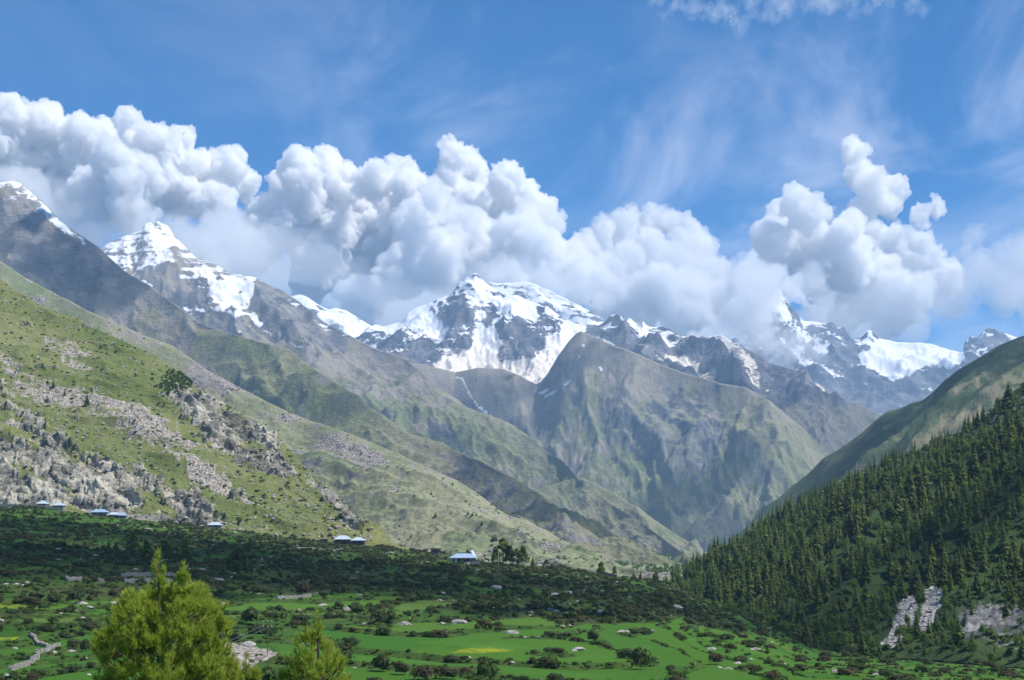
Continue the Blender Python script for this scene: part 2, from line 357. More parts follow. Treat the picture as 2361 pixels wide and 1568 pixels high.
    for a, b in (((1052, 870), (1068, 872)), ((1066, 872), (1082, 905)), ((1080, 905), (1105, 940)), ((1105, 938), (1132, 958))):   # melt stream
        (x0, y0), (x1, y1) = K(a), K(b); t = np.clip(((S.PX - x0) * (x1 - x0) + (S.rows() - y0) * (y1 - y0)) / ((x1 - x0) ** 2 + (y1 - y0) ** 2), 0, 1)
        snow = np.maximum(snow, 1 - sstep(np.hypot(S.PX - x0 - t * (x1 - x0), S.rows() - y0 - t * (y1 - y0)), .3, 1.1) * .85)
    S.build('mountain', M_mid, dict(rock=rock, snow=snow, dirtysnow=S.X * 0, scree=-.1 + hol * .6 + sstep(r, .3, .08) * .5 + n3 * .3, dirt=dirt))
    return S


snow_peaks()
# low foothill in front of the pyramid's foot
S = Sheet([(1200, 1140, 5600), (1300, 1105, 5600), (1345, 1098, 5500), (1400, 1128, 5450), (1460, 1165, 5350), (1520, 1205, 5300), (1570, 1240, 5250), (1620, 1270, 5200), (1660, 1292, 5150), (1720, 1315, 5100), (1850, 1330, 5100), (2000, 1340, 5100)], [(1200, 1300, 4900), (1850, 1340, 4900), (2000, 1350, 4900)], 500, 860, 1.4, 70, 1.1)
relief(S, 120, 330, radians(-65), 2.4, 65, 7, .12, .3, .4); nz = S.slope()
S.build('mountain', M_mid, dict(rock=.2 + fbm(S.X / 110, S.Y / 110, 5, 2) * .9, snow=S.X * 0, dirtysnow=S.X * 0, scree=S.X * 0, dirt=.12 + fbm(S.X / 150, S.Y / 150, 4, 12) * .6))
# left peak and its long ridge
S = Sheet([(120, 640, 8000), (180, 605, 8000), (235, 572, 8000), (250, 562, 8000), (280, 548, 8000), (300, 541, 8000), (328, 528, 8000), (333, 517, 8000), (347, 512, 8000), (354, 517, 8000), (364, 508, 8000), (374, 516, 8000), (383, 514, 8000), (392, 526, 8000), (402, 542, 8000), (418, 560, 7950), (434, 575, 7900), (450, 592, 7850), (480, 605, 7800), (505, 617, 7750), (530, 628, 7700), (560, 635, 7650), (592, 641, 7600), (610, 652, 7600), (650, 668, 7500), (690, 695, 7400), (720, 720, 7300), (750, 742, 7300), (800, 768, 7200), (860, 799, 7100), (935, 824, 6900), (985, 868, 6700), (1032, 904, 6600), (1076, 938, 6450), (1137, 962, 6300), (1180, 978, 6200), (1212, 999, 6100), (1261, 1040, 5900), (1294, 1056, 5750), (1335, 1105, 5500), (1400, 1155, 5200), (1486, 1207, 4900), (1577, 1275, 4500), (1640, 1300, 4400), (1700, 1312, 4400), (1850, 1340, 4300)],
          [(0, 1000, 6700), (600, 1100, 6000), (1000, 1250, 5400), (1300, 1305, 4700), (1577, 1315, 4100), (1700, 1330, 4100), (1850, 1350, 4000)], -30, 790, 1.4, 190, 1.15)
relief(S, 150, 1000, radians(-50), 2, 107, 4, .03, 0, .5); r = relief(S, 160, 400, radians(-62), 2.8, 7, 7, .07, .38, .4)
nz = S.slope(); n2 = fbm(S.X / 140, S.Y / 140, 5, 67, .6); st = fbm(S.X / 330 + S.Z / 90, S.Z / 26 + S.X / 900, 4, 29)
snow = .34 + (S.Z - 1220) / 1100 - np.clip(.76 - nz, -.2, .5) * .8 + n2 * 1.0 + st * .8
snow = snow * sstep(S.Z, 900, 1060)
for poly, a in (([(310, 640), (340, 650), (400, 700), (425, 722), (395, 715), (350, 680)], .7), ([(400, 640), (450, 660), (480, 690), (460, 712), (410, 700), (375, 680)], -1.2), ([(585, 650), (640, 670), (720, 760), (680, 790), (600, 740)], -1.3),
                ([(480, 640), (590, 645), (575, 715), (490, 700)], .7), ([(572, 722), (585, 716), (606, 745), (600, 755)], 1.2), ([(450, 708), (480, 712), (470, 718), (450, 714)], 1), ([(488, 708), (560, 716), (575, 724), (545, 730), (500, 718)], .8), ([(660, 782), (700, 800), (696, 804), (668, 792)], 1), ([(690, 785), (705, 780), (700, 792)], 1), ([(610, 762), (640, 774), (636, 777)], .9)):
    snow = snow + a * rowpoly(S, poly, 2.2)
rock = 0 + np.clip(.76 - nz, -.2, .4) * 1.1 + n2 * .6 + sstep(S.Z, 600, 1150) * .4
for poly, a in (([(600, 650), (720, 720), (790, 790), (760, 800), (650, 760), (590, 700)], .4), ([(740, 770), (800, 780), (790, 810), (740, 800)], .5), ([(1000, 960), (1060, 1000), (1100, 1060), (1050, 1050), (1000, 1000)], .5), ([(1180, 1080), (1330, 1180), (1460, 1250), (1300, 1220)], .3)):
    rock = rock + a * rowpoly(S, poly, 6)
dirt = .22 + (S.Z - 350) / 1200 + fbm(S.X / 220, S.Y / 220, 4, 97) * .5
LF = S; S.build('mountain', M_mid, dict(rock=rock, snow=np.clip(snow, 0, 1.4), dirtysnow=sstep(S.Z, 1150, 850) * .7, scree=sstep(r, .28, .08) * .5 + n2 * .3 - .05, dirt=dirt))

# nearer left ridge
S = Sheet([(-560, 300, 5700), (-160, 380, 5600), (-40, 405, 5600), (0, 422, 5600), (30, 418, 5600), (50, 425, 5600), (80, 450, 5580), (110, 478, 5550), (140, 510, 5500), (170, 532, 5450), (200, 552, 5400), (230, 572, 5350), (250, 592, 5350), (290, 625, 5250), (346, 656, 5150), (380, 682, 5100), (406, 699, 5050), (447, 736, 4950), (504, 760, 4850), (571, 780, 4750), (620, 792, 4650), (668, 807, 4600), (700, 835, 4500), (739, 861, 4400), (793, 893, 4300), (861, 945, 4150), (905, 975, 4100), (948, 1004, 4050), (1020, 1020, 3950), (1045, 1034, 3900), (1104, 1058, 3800), (1180, 1098, 3650), (1260, 1150, 3500), (1340, 1210, 3400), (1420, 1258, 3300), (1500, 1290, 3200), (1600, 1312, 3200), (1760, 1350, 3150)],
          [(-160, 1100, 4500), (400, 1150, 4100), (800, 1230, 3500), (1200, 1300, 2950), (1600, 1340, 2720), (1760, 1360, 2700)], -240, 755, 1.5, 180, 1.15)
relief(S, 100, 800, radians(-42), 2, 119, 4, .03, 0, .5); r = relief(S, 105, 290, radians(-52), 2.8, 19, 7, .07, .38, .4)
nz = S.slope(); n2 = fbm(S.X / 90, S.Y / 90, 5, 61, .6)
snow = .38 + (S.Z - 1180) / 700 - np.clip(.76 - nz, -.2, .5) * .9 + n2 * .5
for poly, a in (([(0, 500), (120, 540), (240, 620), (200, 660), (0, 600)], -1.2), ([(100, 490), (150, 520), (205, 560), (190, 560), (120, 520)], .4)):
    snow = snow + a * rowpoly(S, poly, 4)
rock = 0 + np.clip(.76 - nz, -.2, .4) * 1.1 + n2 * .6 + sstep(S.Z, 550, 950) * .45
for poly, a in (([(0, 480), (180, 560), (420, 700), (560, 790), (300, 700), (100, 640), (0, 610)], .25), ([(400, 700), (560, 770), (620, 800), (480, 760)], .2), ([(640, 810), (760, 880), (900, 990), (860, 980), (720, 880)], .3), ([(940, 1005), (1180, 1100), (1400, 1260), (1300, 1250), (1050, 1120)], .35)):
    rock = rock + a * rowpoly(S, poly, 6)
dirt = .2 + (S.Z - 420) / 800 + fbm(S.X / 160, S.Y / 160, 4, 93) * .5
S.build('mountain', M_mid, dict(rock=rock, snow=np.clip(snow, 0, 1.3), dirtysnow=S.X * 0, scree=sstep(r, .28, .08) * .5 + n2 * .3 - .05, dirt=dirt))

# long pale slope in front of it
S = Sheet([(-560, 330, 3500), (-160, 520, 3300), (-50, 578, 3200), (0, 600, 3150), (60, 640, 3100), (120, 672, 3050), (200, 715, 2950), (250, 738, 2900), (330, 774, 2850), (400, 798, 2800), (470, 850, 2700), (540, 886, 2650), (620, 930, 2550), (700, 965, 2500), (780, 992, 2400), (860, 1022, 2350), (950, 1062, 2250), (1053, 1107, 2200), (1103, 1140, 2150), (1150, 1176, 2100), (1177, 1191, 2080), (1215, 1199, 2050), (1289, 1242, 1950), (1353, 1272, 1900), (1384, 1290, 1850), (1450, 1312, 1820), (1560, 1330, 1800)],
          [(-160, 1200, 2500), (700, 1280, 2050), (1000, 1330, 1700), (1384, 1345, 1540), (1560, 1350, 1450)], -240, 670, 1.4, 160, 1.1)
r = relief(S, 38, 160, radians(-45), 4, 23, 7, .1, .3, .3)
nz = S.slope(); n2 = fbm(S.X / 60, S.Y / 60, 5, 31, .65)
ca, sa = math.cos(radians(-25)), math.sin(radians(-25)); q = S.X * ca + S.Y * sa; p = -S.X * sa + S.Y * ca
band = fbm(p / 60, q / 420, 4, 71)
scree = .25 + band * 1.1 + n2 * .9 + rowpoly(S, [(250, 740), (420, 810), (700, 960), (900, 1060), (860, 1080), (600, 970), (380, 830)], 9) * .35
rock = .0 + np.clip(.82 - nz, -.2, .4) * 1.6 + n2 * .85
for poly, a in (([(380, 790), (430, 820), (500, 870), (470, 880), (400, 830)], .3), ([(780, 990), (900, 1050), (1050, 1110), (960, 1090), (850, 1040)], .35), ([(1110, 1130), (1230, 1210), (1180, 1210), (1100, 1160)], .3)):
    rock = rock + a * rowpoly(S, poly, 5)
SL = S; S.build('hill', M_slope, dict(rock=rock, scree=scree, dirt=.15 + band * .35))

# near rocky hillside
S = Sheet([(-560, 330, 2050), (-220, 500, 1850), (-60, 610, 1750), (0, 645, 1700), (60, 688, 1650), (120, 716, 1620), (200, 748, 1580), (250, 765, 1550), (300, 788, 1520), (340, 808, 1500), (370, 832, 1480), (415, 862, 1450), (450, 893, 1430), (500, 925, 1400), (560, 965, 1360), (600, 986, 1340), (640, 1018, 1310), (680, 1050, 1280), (715, 1082, 1260), (745, 1114, 1240), (780, 1152, 1220), (810, 1190, 1200), (830, 1220, 1180), (850, 1250, 1150), (880, 1262, 1130), (960, 1290, 1110)],
          [(-220, 1185, 1010), (0, 1180, 1010), (200, 1195, 1010), (400, 1212, 1010), (600, 1235, 1015), (780, 1262, 1020), (960, 1300, 1030)], -240, 415, .9, 300, 1.05, (8, 500, .7))
ca, sa = math.cos(radians(-22)), math.sin(radians(-22)); q = S.X * ca + S.Y * sa; p = -S.X * sa + S.Y * ca
big = ridged(p / 110 + fbm(S.X / 120, S.Y / 120, 3, 8) * .5, q / 380, 5, 81)
n2 = fbm(p / 22, q / 60, 5, 33, .6); n3 = fbm(S.X / 9, S.Y / 9, 4, 35, .6)
rk = .02 + n2 * 1.0 + n3 * .35
rk = rk + (.5 + n2 * .8) * rowpoly(S, [(-90, 940), (60, 970), (180, 1030), (330, 1070), (450, 1110), (560, 1225), (-90, 1180)], 12) * 1.0 + rowpoly(S, [(-90, 940), (60, 970), (180, 1030), (330, 1070), (450, 1110), (560, 1225), (-90, 1180)], 12) * .12
for poly, a in (([(0, 1000), (60, 1010), (110, 1060), (120, 1110), (60, 1090), (0, 1060)], .5), ([(0, 1100), (60, 1110), (150, 1160), (100, 1190), (0, 1170)], .4), ([(160, 1050), (260, 1060), (340, 1110), (300, 1170), (200, 1160), (150, 1100)], .45), ([(0, 850), (30, 880), (110, 960), (170, 1010), (130, 1030), (60, 970), (0, 900)], .5),
                ([(395, 890), (450, 895), (560, 960), (640, 1020), (690, 1090), (640, 1110), (560, 1080), (500, 1040), (430, 970), (390, 920)], .8), ([(700, 1080), (745, 1115), (840, 1230), (810, 1230), (740, 1160)], .7), ([(330, 1090), (420, 1120), (520, 1200), (460, 1200), (380, 1140)], .4)):
    rk = rk + a * rowpoly(S, poly, 6)
scree = -.18 + fbm(p / 30, q / 130, 4, 39) * .7 + n2 * .5 + n3 * .45
for poly, a in (([(70, 740), (110, 770), (220, 860), (180, 865), (100, 800)], .75), ([(0, 800), (60, 840), (150, 870), (330, 930), (420, 1000), (470, 1050), (560, 1120), (640, 1180), (560, 1160), (420, 1080), (330, 1030), (230, 970), (100, 920), (0, 860)], .82), ([(150, 790), (230, 830), (300, 860), (260, 870), (170, 820)], .6)):
    scree = scree + a * rowpoly(S, poly, 9)
wt = np.where(S.T <= 1, .3 + .7 * np.sin(np.clip(S.T, 0, 1) * pi) ** .5, .3)
S.Z += (26 * (big - .45)) * wt
slab = ridged(p / 17 + n3 * .25, q / 48 + n2 * .5, 5, 87, .5)
rmask = sstep(rk, .25, .65)
slab2 = ridged(p / 7 + n2 * .4, q / 22, 4, 187, .55)
S.slope(); dsp = (rmask * ((slab - .35) * 13 + (slab2 - .35) * 4.5 + n3 * 1.6) + n3 * .6 + sstep(scree, .3, .6) * ridged(S.X / 5, S.Y / 5, 3, 45) * 1.2) * np.clip(wt + .15, 0, 1)
sg = np.sign(S.N[..., 2]); S.X += S.N[..., 0] * sg * dsp; S.Y += S.N[..., 1] * sg * dsp; S.Z += S.N[..., 2] * sg * dsp
gp = fbm(S.X / 45, S.Y / 45, 4, 51)
foot = K([0, 0])[0]
L8 = S; S.build('hill', M_near, dict(rock=np.clip(rk - (slab < .28) * .12, -1, 1.2), scree=scree - rmask * .5, dirt=-.1 + gp * .35))

# right hand dark hill
S = Sheet([(1600, 1330, 3700), (1700, 1240, 3650), (1780, 1165, 3600), (1830, 1117, 3550), (1862, 1092, 3500), (1900, 1052, 3450), (1940, 1030, 3400), (1985, 998, 3350), (2030, 962, 3300), (2050, 950, 3280), (2075, 942, 3260), (2100, 930, 3240), (2125, 922, 3220), (2150, 903, 3200), (2180, 872, 3150), (2210, 848, 3100), (2240, 832, 3080), (2270, 814, 3050), (2300, 797, 3000), (2320, 788, 3000), (2361, 774, 2950), (2420, 750, 2900), (2600, 700, 2800)],
          [(1600, 1360, 2500), (1850, 1360, 2200), (2100, 1300, 1900), (2361, 1250, 1750), (2600, 1250, 1700)], 700, 1110, 1.5, 150, 1.0)
r = relief(S, 95, 260, radians(212), 4, 27, 7, .08, .2, .3)
nz = S.slope(); n2 = fbm(S.X / 60, S.Y / 60, 5, 37, .65)
rock = .05 + np.clip(.78 - nz, -.2, .4) * 1.0 + n2 * .6 + rowpoly(S, [(2050, 1080), (2120, 1060), (2200, 1000), (2230, 1000), (2180, 1060), (2130, 1100)], 8) * .6
dirt = .3 + n2 * .5 + rowpoly(S, [(2060, 1060), (2200, 960), (2290, 880), (2361, 880), (2361, 930), (2240, 1000), (2130, 1080)], 12) * .3
S.build('hill', M_right, dict(rock=rock, scree=n2 * .6 - .1, dirt=dirt))

# forested slope on the right
SK = Sheet([(1500, 1392, 1060), (1540, 1375, 1080), (1590, 1352, 1110), (1640, 1315, 1150), (1690, 1272, 1190), (1740, 1230, 1220), (1790, 1195, 1250), (1850, 1165, 1270), (1900, 1145, 1270), (2000, 1105, 1250), (2100, 1062, 1230), (2150, 1040, 1220), (2190, 1010, 1210), (2230, 985, 1200), (2270, 962, 1190), (2300, 930, 1180), (2330, 905, 1170), (2361, 885, 1160), (2420, 850, 1140), (2620, 760, 1100)],
           [(1500, 1395, 960), (1560, 1398, 930), (1640, 1415, 850), (1720, 1432, 760), (1800, 1462, 680), (1860, 1490, 610), (1950, 1503, 560), (2050, 1515, 530), (2200, 1527, 500), (2361, 1540, 470), (2620, 1550, 450)], 650, 1120, 1.6, 150, .95, (8, 500, .6))
S = SK
n2 = fbm(S.X / 40, S.Y / 40, 5, 47, .6); n3 = fbm(S.X / 9, S.Y / 9, 4, 49, .6)
wt = np.where(S.T <= 1, np.sin(np.clip(S.T, 0, 1) * pi) ** .6, .1)
relief(S, 30, 120, radians(205), 3, 53, 5, .05, .2)
rk = -.3 + n2 * .4 + rowpoly(S, [(2220, 1000), (2300, 940), (2361, 890), (2440, 860), (2440, 960), (2361, 960), (2290, 1010), (2230, 1040)], 8) * .75 + rowpoly(S, [(2210, 1370), (2361, 1370), (2440, 1400), (2440, 1520), (2230, 1500), (2190, 1440)], 10) * .85
scr = -.4 + n2 * .3
for poly in ([(2055, 1500), (2028, 1486), (2062, 1440), (2062, 1400), (2085, 1372), (2110, 1366), (2118, 1395), (2108, 1430), (2090, 1462), (2078, 1492)], [(2122, 1392), (2150, 1362), (2172, 1378), (2170, 1412), (2140, 1450), (2112, 1470), (2118, 1430)], [(2100, 1365), (2140, 1350), (2190, 1352), (2170, 1375)]):
    scr = scr + 1.4 * rowpoly(S, poly, 4)
slab = ridged(S.X / 18, S.Z / 14, 5, 99)
S.Z += (sstep(rk, .2, .6) * (slab - .4) * 12 + n3 * 1.0 + sstep(scr, .4, .7) * (ridged(S.X / 4, S.Y / 4, 3, 88) - .5) * 1.5) * np.clip(wt + .2, 0, 1)
S.rk, S.scr = rk, scr
S.build('hill', M_forest, dict(rock=rk, scree=scr, dirt=S.X * 0 - .2 + n2 * .3))
print('mountains', round(time.time() - T0, 1))

# ------------------------------------------------------------------ terraced ground
class Ground(Sheet):
    def __init__(s):
        c = np.array([(-280, 1160, 1010), (0, 1168, 1005), (100, 1172, 1005), (200, 1186, 1005), (290, 1196, 1005), (400, 1206, 1005), (480, 1214, 1005), (560, 1223, 1005), (650, 1238, 1010), (760, 1253, 1015), (860, 1258, 1010), (960, 1270, 1000), (1030, 1276, 960), (1090, 1290, 920), (1160, 1300, 900), (1230, 1303, 890), (1300, 1309, 890), (1350, 1318, 900), (1400, 1326, 910), (1500, 1336, 940), (1560, 1350, 960),
                      (1640, 1392, 900), (1720, 1415, 800), (1800, 1450, 720), (1860, 1485, 650), (1950, 1500, 600), (2050, 1512, 570), (2200, 1524, 540), (2361, 1536, 510), (2700, 1550, 480)], float)
        s.px = columns(-240, 1142, 1.45); nx = len(s.px)
        dc = np.interp(s.px, K(c[:, 0]), c[:, 2]); zc = (HY - np.interp(s.px, K(c[:, 0]), K(c[:, 1]))) / F * dc
        nd = [9, 18, 35, 60, 100, 160, 250]; nz = [-2.0, -3.4, -5.9, -8.8, -13.5, -18.6, -24.0]
        u = np.linspace(0, 1, 26); dn = 9 * (235 / 9) ** u
        u = np.linspace(0, 1, 270)[1:]
        df = 1 / (1 / 235. + u[:, None] * (1 / dc[None] - 1 / 235.))
        back = np.linspace(0, 1, 12)[1:]; db = dc[None] + 700 * (back ** 1.5)[:, None]
        Y = np.concatenate([np.repeat(dn[:, None], nx, 1), df, db])
        zn = np.interp(Y, nd, nz)
        f = np.clip((Y - 250) / (dc[None] - 250), 0, 1)
        zf = -24 + (zc[None] + 24) * f
        Z = np.where(Y < 250, zn, zf); Z = np.where(Y > dc[None], zc[None] - (Y - dc[None]) * .11 - np.clip(zc[None] + 10, 0, 99) * sstep(Y, dc[None] + 20, dc[None] + 300), Z)
        s.Y, s.Z = Y, Z; s.X = (s.px[None] - 512) / F * Y; s.PX = s.px[None] * np.ones_like(Y); s.dc = dc; s.nn = 26
        s.T = np.clip((Y - 235) / (dc[None] - 235), 0, 2)


GR = Ground(); S = GR
wt = sstep(S.Y, 215, 260) * sstep(S.Y, S.dc[None] + 10, S.dc[None] - 60)
n0 = fbm(S.X / 160, S.Y / 160, 4, 201); n1 = fbm(S.X / 30, S.Y / 30, 4, 203); n2 = fbm(S.X / 7, S.Y / 7, 4, 205, .6)
H = 1.15
lift = n0 * 4.4 * wt + n1 * .22 * wt
q = (S.Z + lift) / H; fl = np.floor(q); fr = q - fl
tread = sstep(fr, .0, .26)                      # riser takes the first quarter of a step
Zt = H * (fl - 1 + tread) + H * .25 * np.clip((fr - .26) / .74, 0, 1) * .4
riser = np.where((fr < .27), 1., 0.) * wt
seg = np.floor((S.X + n1 * 20 + fl * 37.7) / (46 + 60 * (hsh(fl, fl * 0, 5) / 65536)))
rnd1 = hsh(fl, seg, 9) / 65536; rnd2 = hsh(fl, seg, 19) / 65536
rowsG = S.rows(); Dy = rowsG / .43371; Dx = S.PX / .43371
low = sstep(Dy, 1405, 1470) * sstep(Dx, 450, 850) + sstep(Dy, 1520, 1545) + sstep(Dy, 1400, 1440) * sstep(Dx, 650, 300) * .45
prob = np.clip(.17 + low * .8, 0, 1)
crop = ((rnd1 < prob) & (fr > .3)).astype(float) * wt
poly_crop = [([(1092, 1356), (1180, 1350), (1240, 1354), (1272, 1372), (1120, 1380)], 0), ([(885, 1309), (960, 1306), (975, 1318), (890, 1322)], 0), ([(0, 1384), (62, 1385), (50, 1395), (-30, 1398)], 1), ([(150, 1420), (220, 1400), (310, 1398), (315, 1414), (240, 1424)], 0),
             ([(1060, 1492), (1130, 1487), (1185, 1492), (1110, 1499), (1040, 1497)], 1.4), ([(1310, 1465), (1430, 1460), (1540, 1468), (1560, 1480), (1400, 1478)], 0), ([(1230, 1505), (1400, 1495), (1600, 1492), (1680, 1500), (1600, 1512), (1400, 1514)], 0), ([(1540, 1505), (1760, 1480), (1980, 1500), (2050, 1520), (1800, 1530), (1620, 1530)], .1),
             ([(830, 1508), (960, 1503), (1020, 1512), (900, 1522), (820, 1520)], 0), ([(280, 1328), (330, 1322), (340, 1328), (300, 1332)], 0), ([(1590, 1388), (1680, 1386), (1710, 1396), (1640, 1404)], 0), ([(270, 1215), (320, 1212), (325, 1222), (280, 1222)], 0), ([(0, 1462), (50, 1463), (30, 1471), (-30, 1472)], 1.4), ([(1530, 1530), (1800, 1525), (1990, 1530), (2150, 1560), (2150, 1600), (1400, 1600)], .2),
             ([(600, 1452), (760, 1446), (900, 1450), (760, 1458)], 0), ([(620, 1478), (820, 1474), (1000, 1482), (820, 1490)], 0), ([(940, 1528), (1100, 1520), (1240, 1528), (1200, 1545), (1000, 1545)], .1)]
yellow = S.X * 0
flat = np.zeros(S.X.shape)
for P_, yv in poly_crop:
    m_ = rowpoly(S, P_, .7); crop = np.maximum(crop, m_ * (1 - riser * .0)); flat = np.maximum(flat, m_)
    if yv >= 1: yellow = np.maximum(yellow, m_ * (1 if yv > 1 else .45))
crop *= (1 - riser); crop *= (1 - rowpoly(S, [(520, 1470), (640, 1480), (660, 1540), (600, 1600), (520, 1600)], 4))
S.Z = S.Z * (1 - wt) + (Zt - lift) * wt
S.Z += (n2 * .32 * (1 - crop) + n1 * .25) * sstep(S.Y, 40, 200)
S.crop, S.riser, S.n1 = crop, riser, n1
stone = fbm(S.X / 14, S.Y / 14, 4, 207) * .8 - .12
for P_, a in (([(515, 1478), (545, 1486), (600, 1496), (645, 1504), (625, 1515), (575, 1538), (520, 1580), (490, 1560)], 1.3), ([(450, 1308), (560, 1315), (590, 1330), (480, 1335)], .5), ([(480, 1212), (640, 1232), (640, 1245), (480, 1228)], .5), ([(860, 1258), (1040, 1268), (1030, 1290), (900, 1280)], .45), ([(780, 1548), (830, 1552), (900, 1580), (780, 1580)], .9), ([(1200, 1300), (1330, 1306), (1320, 1316), (1220, 1312)], .7)):
    stone = stone + a * rowpoly(S, P_, 3.2)
stone = stone * (1 - crop) - riser * .1 - (crop > .5)
scrub = .42 + fbm(S.X / 45, S.Y / 28, 4, 211) * .9 + sstep(Dy, 1470, 1380) * .18 - sstep(Dy, 1500, 1560) * .25 - sstep(Dx, 620, 60) * sstep(Dy, 1300, 1200) * .3


def ground_mat():
    m = bpy.data.materials.new('terraced_meadow'); m.use_nodes = True; g = G(m.node_tree); b = g.n['Principled BSDF']; p = g.pos()
    mid = g.noise(p, 1 / 18, 5, .6); fine = g.noise(p, 1 / 2.2, 6, .7); vf = g.noise(g.mapping(p, (1, .5, 1)), 1 / .6, 4, .7)
    grass = g.mix(g.ramp(mid, .35, .65), (.028, .085, .012), (.055, .12, .018))
    grass = g.mix(g.ramp(fine, .42, .68), grass, (.018, .05, .009))
    grass = g.mix(g.ramp(vf, .56, .74, 0, .5), grass, (.10, .16, .03))
    scr = g.mix(g.ramp(fine, .38, .62), (.024, .042, .012), (.058, .062, .024))
    sf = g.ramp(g.math('ADD', g.attr('scrub'), g.math('MULTIPLY', g.math('SUBTRACT', fine, .5), 1.2)), .42, .62)
    c = g.mix(sf, grass, scr)
    row = g.noise(g.mapping(p, (.15, 1, 1), (0, 0, .12)), 1 / 1.1, 4, .65)
    fv = g.attr('field')
    crop = g.mix(fv, (.034, .11, .012), (.072, .15, .014))
    crop = g.mix(g.ramp(fv, .75, .95, 0, .6), crop, (.095, .12, .035))
    crop = g.mix(g.ramp(row, .4, .7, 0, .35), crop, (.022, .09, .018)); crop = g.mix(g.ramp(mid, .5, .7, 0, .45), crop, (.065, .17, .03))
    c = g.mix(g.ramp(g.math('ADD', g.attr('crop'), g.math('MULTIPLY', g.math('SUBTRACT', fine, .5), .35)), .42, .58), c, crop)
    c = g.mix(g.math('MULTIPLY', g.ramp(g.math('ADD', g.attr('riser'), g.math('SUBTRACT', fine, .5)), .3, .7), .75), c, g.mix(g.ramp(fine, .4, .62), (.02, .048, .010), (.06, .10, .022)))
    c = g.mix(g.math('MULTIPLY', g.attr('yellow'), g.ramp(fine, .38, .6, .1, .9)), c, (.27, .29, .015))
    vor = g.n.new('ShaderNodeTexVoronoi'); g.put(vor.inputs['Vector'], p); vor.inputs['Scale'].default_value = 1 / 1.3
    sc_ = g.mix(g.ramp(vor.outputs['Distance'], .1, .8), (.42, .38, .34), (.14, .125, .11))
    c = g.mix(g.ramp(g.math('ADD', g.attr('stone'), g.math('MULTIPLY', g.math('SUBTRACT', fine, .5), 1.5)), .52, .62), c, sc_)
    g.put(b.inputs['Base Color'], c); b.inputs['Roughness'].default_value = .95; b.inputs['Specular IOR Level'].default_value = .08
    bp = g.n.new('ShaderNodeBump'); bp.inputs['Strength'].default_value = .8; bp.inputs['Distance'].default_value = .5
    g.put(bp.inputs['Height'], g.math('ADD', fine, g.math('MULTIPLY', vf, .4))); g.put(b.inputs['Normal'], bp.outputs[0])
    return m


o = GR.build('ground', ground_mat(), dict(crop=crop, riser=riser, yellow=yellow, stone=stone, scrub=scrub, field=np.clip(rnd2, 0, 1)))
# valley floor running on to the foot of the mountains
nx, ny = 260, 200
yy = 900 * (9000 / 900) ** np.linspace(0, 1, ny); xx = np.linspace(-.55, .55, nx)
Y = yy[:, None] * np.ones((1, nx)); X = xx[None] * Y
Z = -45 - sstep(Y, 1500, 900) * 35 + fbm(X / 300, Y / 300, 4, 5) * 4
vf_ = fbm(X / 90, Y / 160, 4, 15)
i = (np.arange(ny - 1)[:, None] * nx + np.arange(nx - 1)[None]).ravel()
me = mesh_np('valley_floor', np.stack([X, Y, Z], -1).reshape(-1, 3), np.stack([i, i + 1, i + nx + 1, i + nx], -1))
for k_, v_ in dict(rock=X * 0, scree=.1 + vf_ * .9, dirt=.2 + vf_ * .5).items(): set_attr(me, k_, v_)
link('ground', me, M_slope)['kind'] = 'structure'

# ------------------------------------------------------------------ clouds
def vol_mat(name, dens, col=(1, 1, 1), an=.25):
    m = bpy.data.materials.new(name); m.use_nodes = True; g = G(m.node_tree); g.n.clear()
    o_ = g.n.new('ShaderNodeOutputMaterial'); v = g.n.new('ShaderNodeVolumePrincipled')
    v.inputs['Color'].default_value = (*col, 1); v.inputs['Density'].default_value = dens; v.inputs['Anisotropy'].default_value = an
    g.l.new(v.outputs[0], o_.inputs['Volume']); return m


bm = bmesh.new(); bmesh.ops.create_icosphere(bm, subdivisions=2, radius=1)
ICO_V = np.array([v.co[:] for v in bm.verts]); ICO_F = np.array([[v.index for v in f.verts] for f in bm.faces]); bm.free()
M_CLOUD = {}


